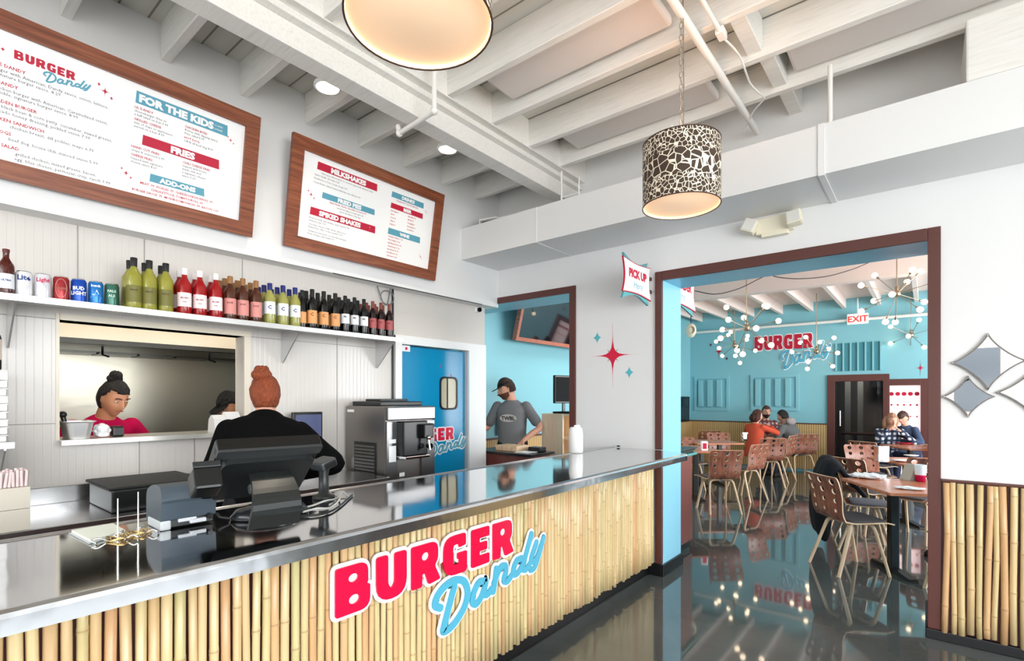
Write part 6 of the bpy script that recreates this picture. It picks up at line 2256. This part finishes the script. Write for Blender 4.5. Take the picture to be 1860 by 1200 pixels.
def person(label, x, y, face, h=1.7, seated=False, lean=8, side=0, wrists=None, poles=None, head=(0, 0, 0), skin=None, top=(20, 20, 20), sleeves='long', legs=(30, 30, 40),
           hair=None, cap=None, bulk=1.0, voxel=.009, beard=None, z0=0.0, palms=None, curl=.5, top_m=None, twist=0, hood=None, shoes=(30, 28, 28), hump=False, bun_at=(0, -.045, .125, .038)):
    s = h / 1.7
    skin = skin or SKIN_L
    t = empty('person', (x, y, z0), radians(face) - pi / 2, label, 'person')
    TM = top_m or mat('top_fabric', srgb(*top), .9, spec=.15)
    LM = mat('trouser_fabric', srgb(*legs), .85)
    if seated:
        P = V(0, 0, .54)
    else:
        P = V(0, 0, .93 * s)
    B = (Matrix.Rotation(radians(side), 3, 'Y') @ Matrix.Rotation(-radians(lean), 3, 'X') @ Matrix.Rotation(radians(twist), 3, 'Z'))
    Bm = Matrix.Rotation(-radians(lean * .5), 3, 'X')
    up = B @ V(0, 0, 1)

    def T(px_, py_, pz_):
        return P + B @ V(px_ * s, py_ * s, pz_ * s)
    NK = T(0, .0, .50)
    HB = Matrix.Rotation(radians(head[0]), 3, 'Z') @ Matrix.Rotation(-radians(head[1]), 3, 'X') @ Matrix.Rotation(radians(head[2]), 3, 'Y')
    HC = NK + up * .022 * s + HB @ V(0, .018, .125) * s
    b = bulk
    shs = [T(-.168 * b, 0, .425), T(.168 * b, 0, .425)]
    if wrists is None:
        wrists = [(-.25, .12, -.0), (.25, .12, .0)]
    body = MB()
    torso = [(T(0, 0, -.10), .155 * s * b, .115 * s * b, Bm), (T(0, 0, 0), .165 * s * b, .12 * s * b, Bm), (T(0, 0, .12), .145 * s * b, .11 * s * b, B), (T(0, .0, .26), .155 * s * b, .115 * s * b, B), (T(0, .0, .36), .168 * s * b, .112 * s * b, B), (T(0, 0, .44), .135 * s * b, .085 * s * b, B), (T(0, 0, .485), .07 * s, .06 * s, B)]
    loft(body, torso)
    limb(body, [T(0, -.01, .44), NK, HC - HB @ V(0, .012, .05) * s], [.066 * s, .056 * s, .054 * s])
    vs, fs = head_verts(s)
    body.add([HC + HB @ p for p in vs], fs, 0, True)
    for sx in (-1, 1):
        M = Matrix.Translation(HC) @ HB.to_4x4() @ Matrix.Translation(V(sx * .073, -.006, .0) * s) @ Matrix.Rotation(sx * .35, 4, 'Z')
        body.sphere((0, 0, 0), 1, 12, 0, M @ Matrix.Diagonal((.009 * s, .018 * s, .030 * s, 1)))
    shirt = MB()
    g = .012
    loft(shirt, [(T(0, 0, -.15), .168 * s * b, .128 * s * b, Bm), (T(0, 0, -.05), .172 * s * b, .135 * s * b, Bm), (T(0, 0, .12), .158 * s * b, .125 * s * b, B), (T(0, .0, .26), .168 * s * b, .128 * s * b, B), (T(0, .0, .37), .180 * s * b, .122 * s * b, B), (T(0, 0, .425), .165 * s * b, .100 * s * b, B), (T(0, 0, .465), .115 * s * b, .080 * s, B), (T(0, 0, .50), .070 * s, .064 * s, B)])
    for i, sx in enumerate((-1, 1)):
        S = shs[i]
        Wt = P + V(*wrists[i]) * 1.0
        pole = V(*(poles[i] if poles else (sx * .8, -.5, -.6)))
        E_, W2 = ik(S, Wt, .285 * s, .255 * s, pole)
        limb(body, [S, S.lerp(E_, .5), E_, E_.lerp(W2, .5), W2], [.055 * s * b, .046 * s * b, .038 * s, .036 * s, .025 * s])
        dr = (W2 - E_).normalized()
        pn = V(*(palms[i] if palms else (0, 0, -1)))
        if abs(pn.normalized().dot(dr)) > .95:
            pn = V(-sx, 0, -.1)
        hand(body, W2, dr, pn, s, curl, sx)
        if sleeves == 'long':
            limb(shirt, [S, S.lerp(E_, .5), E_, E_.lerp(W2, .5), E_.lerp(W2, .95)], [.060 * s * b, .056 * s * b, .050 * s * b, .045 * s * b, .036 * s])
        else:
            limb(shirt, [S, S.lerp(E_, .45), S.lerp(E_, .72)], [.061 * s * b, .060 * s * b, .060 * s * b])
    pants = MB()
    loft(pants, [(P + V(0, 0, -.10) * s, .172 * s * b, .122 * s * b, Matrix.Identity(3)), (P + V(0, 0, .0) * s, .175 * s * b, .132 * s * b, Bm), (T(0, 0, .06), .160 * s * b, .124 * s * b, B)])
    shoe = MB()
    for sx in (-1, 1):
        if seated:
            hip = P + V(sx * .10, .02, -.02)
            kn = V(sx * .13, .44 * s, .52)
            an = V(sx * .13, .46 * s, .09)
        else:
            hip = P + V(sx * .10 * s, 0, -.06 * s)
            kn = V(sx * .11 * s, .02, .49 * s)
            an = V(sx * .12 * s, -.01, .09 * s)
        limb(body, [hip, hip.lerp(kn, .5), kn, kn.lerp(an, .4), an], [.085 * s * b, .072 * s * b, .055 * s, .052 * s, .034 * s])
        limb(pants, [hip, hip.lerp(kn, .5), kn, kn.lerp(an, .5), an + V(0, 0, .02)], [.098 * s * b, .086 * s * b, .068 * s, .062 * s, .052 * s])
        body.sphere((an.x, an.y + .05, .04), 1, 12, 0, Matrix.Translation((an.x, an.y + .05, .045)) @ Matrix.Diagonal((.035, .10, .035, 1)) @ Matrix.Translation((-an.x, -an.y - .05, -.04)))
        shoe.add(*_shoe(an, s), 0, True)
    if hump:
        shirt.sphere((0, 0, 0), 1, 20, 0, Matrix.Translation(T(0, -.03, .40)) @ B.to_4x4() @ Matrix.Diagonal((.21 * b, .10, .115, 1)))
        shirt.sphere((0, 0, 0), 1, 20, 0, Matrix.Translation(T(0, -.02, .475)) @ B.to_4x4() @ Matrix.Diagonal((.11, .085, .075, 1)))
    remeshed(body, 'body', skin, t, voxel)
    remeshed(shirt, 'top', TM, t, voxel * 1.3)
    remeshed(pants, 'trousers', LM, t, voxel * 1.4)
    shoe.build('shoes', mat('shoe_leather', srgb(*shoes), .5), t)
    Mh = Matrix.Translation(HC) @ HB.to_4x4() @ Matrix.Diagonal((s, s, s, 1))
    # face details
    for sx in (-1, 1):
        MB().sphere((sx * .029, .0765, .012), .0105, 12, 0, Mh, sc=(1.1, 1, .62)).build('eye', mat('eye_white', srgb(196, 184, 176), .3), t)
        MB().sphere((sx * .029, .0845, .011), .0045, 10, 0, Mh).build('iris', mat('dark_iris', srgb(40, 26, 18), .2), t)
        hb = srgb(*(hair[0] if hair else (40, 26, 20)))
        MB().tube(catmull([(sx * .014, .096, .034), (sx * .03, .094, .040), (sx * .047, .082, .034)], 3), [.003] * 7, 6, 0, Mh).build('eyebrow', mat('brow_hair', hb, .7), t)
    MB().tube(catmull([(-.022, .090, -.052), (-.008, .1, -.049), (.008, .1, -.049), (.022, .090, -.052)], 3), [.0035] * 10, 8, 0, Mh).build('lips', mat('lip_colour', srgb(176, 92, 84), .4), t)
    if beard:
        vs, fs = head_verts(1.0)
        m = MB()
        keep = [f for f in fs if all(vs[i].z < -.028 and vs[i].y > -.005 for i in f)]
        m.add([p * 1.05 for p in vs], keep, 0, True, Mh)
        o = m.build('beard', mat('beard_hair', srgb(*beard), .9), t)
        md = o.modifiers.new('t', 'SOLIDIFY'); md.thickness = .008
    if hair:
        col, style = hair
        HM = mat('hair', srgb(*col), .55)
        _v = coords(HM, (60, 60, 12))
        nn = noise(HM, _v, 3, 3)
        nodes(HM)[1].new(ramp(HM, nn, [(.3, tuple(c * .45 for c in srgb(*col))), (.7, srgb(*col))]), nodes(HM)[2].inputs['Base Color'])
        bump(HM, nn, .9, .02)
        vs, fs = head_verts(1.0, 44, 34)
        m = MB()
        out = []
        for p in vs:
            k = 1.075 + .018 * sin(p.x * 180 + p.z * 60) + .014 * sin(p.z * 130 + p.x * 40) * cos(p.x * 90)
            out.append(p * k)
        lowest = {'short': -.06, 'bun': -.075, 'long': -.12, 'bob': -.09}[style]

        def hairy(p):
            fringe = .052 + .02 * (abs(p.x) / .07)
            if p.y > .035:
                return p.z > fringe
            if p.y > .0:
                return p.z > -.005 + (p.y / .035) * .05 or (style in ('long', 'bob') and p.z > -.07)
            return p.z > lowest
        keep = [f for f in fs if all(hairy(vs[i]) for i in f)]
        m.add(out, keep, 0, True, Mh)
        if style in ('long', 'bob'):
            L_ = .20 if style == 'long' else .12
            for sx in (-1, 0, 1):
                m.tube(catmull([(sx * .062, -.03 - .035 * (sx == 0), .04), (sx * .078, -.045 - .045 * (sx == 0), -.05), (sx * .070, -.05 - .03 * (sx == 0), -L_)], 4), [.03, .036, .04, .044, .044, .042, .036, .028, .012], 12, 0, Mh)
            m.tube(catmull([(-.05, -.06, .02), (-.05, -.08, -.06), (-.04, -.07, -L_)], 4), [.03, .036, .04, .042, .04, .036, .03, .02, .012], 12, 0, Mh)
            m.tube(catmull([(.05, -.06, .02), (.05, -.08, -.06), (.04, -.07, -L_)], 4), [.03, .036, .04, .042, .04, .036, .03, .02, .012], 12, 0, Mh)
        o = m.build('hair', HM, t)
        md = o.modifiers.new('t', 'SOLIDIFY'); md.thickness = .01; md.offset = 0
        if style == 'bun':
            mm = MB()
            bx, by, bz, br = bun_at
            for k in range(9):
                a = k * .9
                mm.tube(catmull([(bx + br * .55 * cos(a + q * .8), by + br * .5 * sin(a + q * .8), bz - .02 + q * .016) for q in range(5)], 3), [.008, .013, .016, .018, .018, .018, .018, .018, .017, .016, .014, .010, .006], 8, 0, Mh)
            mm.sphere((bx, by, bz - .005), br, 14, 0, Mh, sc=(1.25, 1, .85))
            mm.build('hair_bun', HM, t)
    if cap:
        CM = mat('cap_fabric', srgb(*cap), .8)
        m = MB()
        vs, fs = head_verts(1.0, 36, 28)
        keep = [f for f in fs if all(vs[i].z > .036 for i in f)]
        m.add([V(p.x * 1.13, p.y * 1.10, p.z * 1.10) for p in vs], keep, 0, True, Mh)
        crown = m.build('cap_crown', CM, t)
        md = crown.modifiers.new('t', 'SOLIDIFY'); md.thickness = .006
        br_ = rounded([(-.068, .05, .0), (.068, .05, 0), (.062, .165, .05), (-.062, .165, .05)], 6)
        MB().prism(br_, .040, .046, 0, Mh @ Matrix.Rotation(-.12, 4, 'X')).build('cap_brim', CM, t)
    if hood:
        mm = MB().sphere((0, -.10, .50), .11, 16, sc=(1.15, .6, .7))
        mm2 = MB()
        mm2.add([P + B @ (v * s) for v in mm.v], mm.f, 0, True)
        mm2.build('hood', mat('hood_fabric', srgb(*hood), .85), t)
    t['_head'] = 0
    del t['_head']
    return t, T, B, P, Mh


def _shoe(an, s):
    m = MB()
    M = Matrix.Translation((an.x, an.y + .055, 0))
    secs = []
    n = 14
    out = rounded([(-.045, -.11, .03), (.045, -.11, .03), (.05, .06, .03), (.03, .15, .04), (-.03, .15, .04), (-.05, .06, .03)], 3)
    vs = []
    for z, k in ((0, 1.0), (.03, 1.0), (.06, .85), (.085, .55)):
        for x_, y_ in out:
            yy = y_ * k - (.03 if z > .07 else 0)
            vs.append(M @ V(x_ * (k if z > .03 else 1), yy, z))
    q = len(out)
    fs = [(j * q + i, j * q + (i + 1) % q, (j + 1) * q + (i + 1) % q, (j + 1) * q + i) for j in range(3) for i in range(q)] + [list(range(q))[::-1], [3 * q + i for i in range(q)]]
    return vs, fs


def plaid(name, base, c2, c3):
    m = mat(name, srgb(*base), .85)
    N, L, P = nodes(m)
    v = coords(m)
    w1 = wave(m, v, 4.0, 'X')
    w2 = wave(m, v, 4.0, 'Z')
    mx = N.new('ShaderNodeMix'); mx.data_type = 'RGBA'
    ad = N.new('ShaderNodeMath'); ad.operation = 'MULTIPLY'
    L.new(w1, ad.inputs[0]); L.new(w2, ad.inputs[1])
    L.new(ramp(m, ad.outputs[0], [(.12, srgb(*base)), (.35, srgb(*c2)), (.7, srgb(*c3))]), P.inputs['Base Color'])
    return m


# cashier, seen from behind
person('person in a black top with red hair in a bun, back turned at the till', -2.80, 1.305, 156, 1.69, lean=24, side=3, wrists=[(-.15, .44, .06), (.24, .34, .10)], poles=[(-.6, -.2, -1), (1, -.35, -.5)],
       head=(8, 4, 0), hump=True, bun_at=(-.022, -.035, .118, .046), skin=SKIN_L, top=(3, 3, 4), legs=(16, 16, 20), hair=((172, 82, 44), 'bun'), bulk=1.10, voxel=.008, palms=[(0, 0, -1), (0, 0, -1)])
# cook in pink behind the hatch
person('cook in a crimson top with dark hair in a bun looking down behind the hatch', -4.38, .90, 12, 1.68, lean=22, wrists=[(-.26, .34, .06), (.24, .36, .04)], head=(8, 26, 0), skin=SKIN_T, top=(190, 16, 74), sleeves='short', legs=(30, 30, 34),
       hair=((34, 24, 22), 'bun'), voxel=.008)
# second cook with cap
person('cook in a black cap and dark top bent low behind the takeout cartons', -4.45, 1.99, -55, 1.62, lean=22, wrists=[(-.2, .4, .1), (.2, .4, .1)], head=(-20, 30, 0), skin=SKIN_T, top=(70, 70, 74), legs=(30, 30, 34), cap=(12, 12, 14), hair=((26, 20, 18), 'short'), voxel=.009)
# man at the pick-up station
pm = person('bearded man in a black cap and grey t-shirt reaching at the pick-up station', -3.88, 4.80, -70, 1.76, lean=4, wrists=[(.30, .24, .02), (-.20, .22, .03)][::-1] if False else [(-.20, .19, .05), (.44, .27, .20)], poles=[(-1, -.5, -.2), (.3, -.4, -1)],
            head=(-62, 20, 0), skin=SKIN_L, top=(122, 122, 124), sleeves='short', legs=(24, 24, 28), hair=((60, 36, 24), 'short'), cap=(10, 10, 12), beard=(96, 56, 38), voxel=.0075, palms=[(0, 0, -1), (0, 0, -1)], bulk=1.03)
t, T_, B_, P_, Mh_ = pm
Mch = Matrix.Identity(4)
o_ = P_ + B_ @ V(0, .131 * 1.047, .30 * 1.047)
for i in range(3):
    Mch[i][0], Mch[i][1], Mch[i][2], Mch[i][3] = (B_ @ V(-1, 0, 0))[i], (B_ @ V(0, 0, 1))[i], (B_ @ V(0, 1, 0))[i], o_[i]
m = MB()
m.prism(circle(0, .0, .105, .045, 28), .0, .004, 0, Mch)
m.build('shirt_print', mat('pale_shirt_print', srgb(190, 188, 184), .8), t)
m = MB()
flat_text(m, Mch, 0, -.022, 'TWBL', .062, .002, 'CENTER', 0, .0055)
m.build('shirt_lettering', BLK, t, fix=False)
# diners, far left table
person('person in an orange sweater with brown hair, back turned, at the far left table', -2.56, 10.44, 68, 1.66, True, 6, wrists=[(-.12, .34, .42), (.10, .34, .42)], poles=[(-1, .2, -.6), (1, .2, -.6)], head=(-25, 6, 0), top=(206, 86, 62), legs=(40, 42, 60), hair=((92, 50, 38), 'bob'), voxel=.013)
person('bearded man in a plaid shirt facing the camera at the far left table', -2.64, 11.66, -62, 1.80, True, 4, wrists=[(-.16, .36, .26), (.16, .36, .28)], head=(0, 10, 0), top_m=plaid('muted_plaid', (108, 62, 66), (150, 120, 120), (196, 176, 170)), legs=(40, 40, 50), hair=((96, 62, 46), 'short'), beard=(70, 44, 34), voxel=.013)
person('person in a grey hoodie with dark hair hunched at the far left table', -1.95, 11.16, 160, 1.76, True, 26, wrists=[(-.16, .36, .26), (.16, .36, .28)], head=(0, 18, 0), top=(104, 106, 106), legs=(60, 58, 62), hair=((40, 30, 30), 'short'), hood=(150, 140, 138), voxel=.013, bulk=1.08)
# diners at the right
person('woman in a navy and white plaid shirt leaning on her elbows at the right', -.56, 10.98, -66, 1.66, True, 20, wrists=[(-.10, .30, .40), (.08, .30, .42)], head=(0, 14, 0), top_m=plaid('navy_plaid', (34, 44, 66), (120, 130, 146), (214, 218, 224)), legs=(40, 46, 70), hair=((214, 160, 124), 'long'), voxel=.012)
person('person in a brown cap and blue scarf sitting before the pink dotted door', -.24, 11.60, -128, 1.68, True, 14, wrists=[(-.16, .34, .26), (.16, .36, .26)], head=(10, 16, 0), top=(70, 84, 112), legs=(40, 46, 70), hair=((90, 60, 50), 'short'), cap=(92, 70, 62), voxel=.012)
person('person mostly hidden by the right casing, one dark sleeved arm on the table', .52, 9.55, 176, 1.74, True, 12, wrists=[(-.14, .40, .24), (.20, .50, .26)], head=(0, 10, 0), top=(34, 30, 34), legs=(40, 46, 70), hair=((60, 40, 30), 'short'), voxel=.014)
person('person hidden by the right casing at the near table, navy jeans showing', .66, 6.32, 172, 1.74, True, 8, wrists=[(-.16, .38, .26), (.16, .40, .26)], head=(0, 10, 0), top=(60, 62, 70), legs=(26, 34, 58), hair=((60, 40, 30), 'short'), voxel=.014)
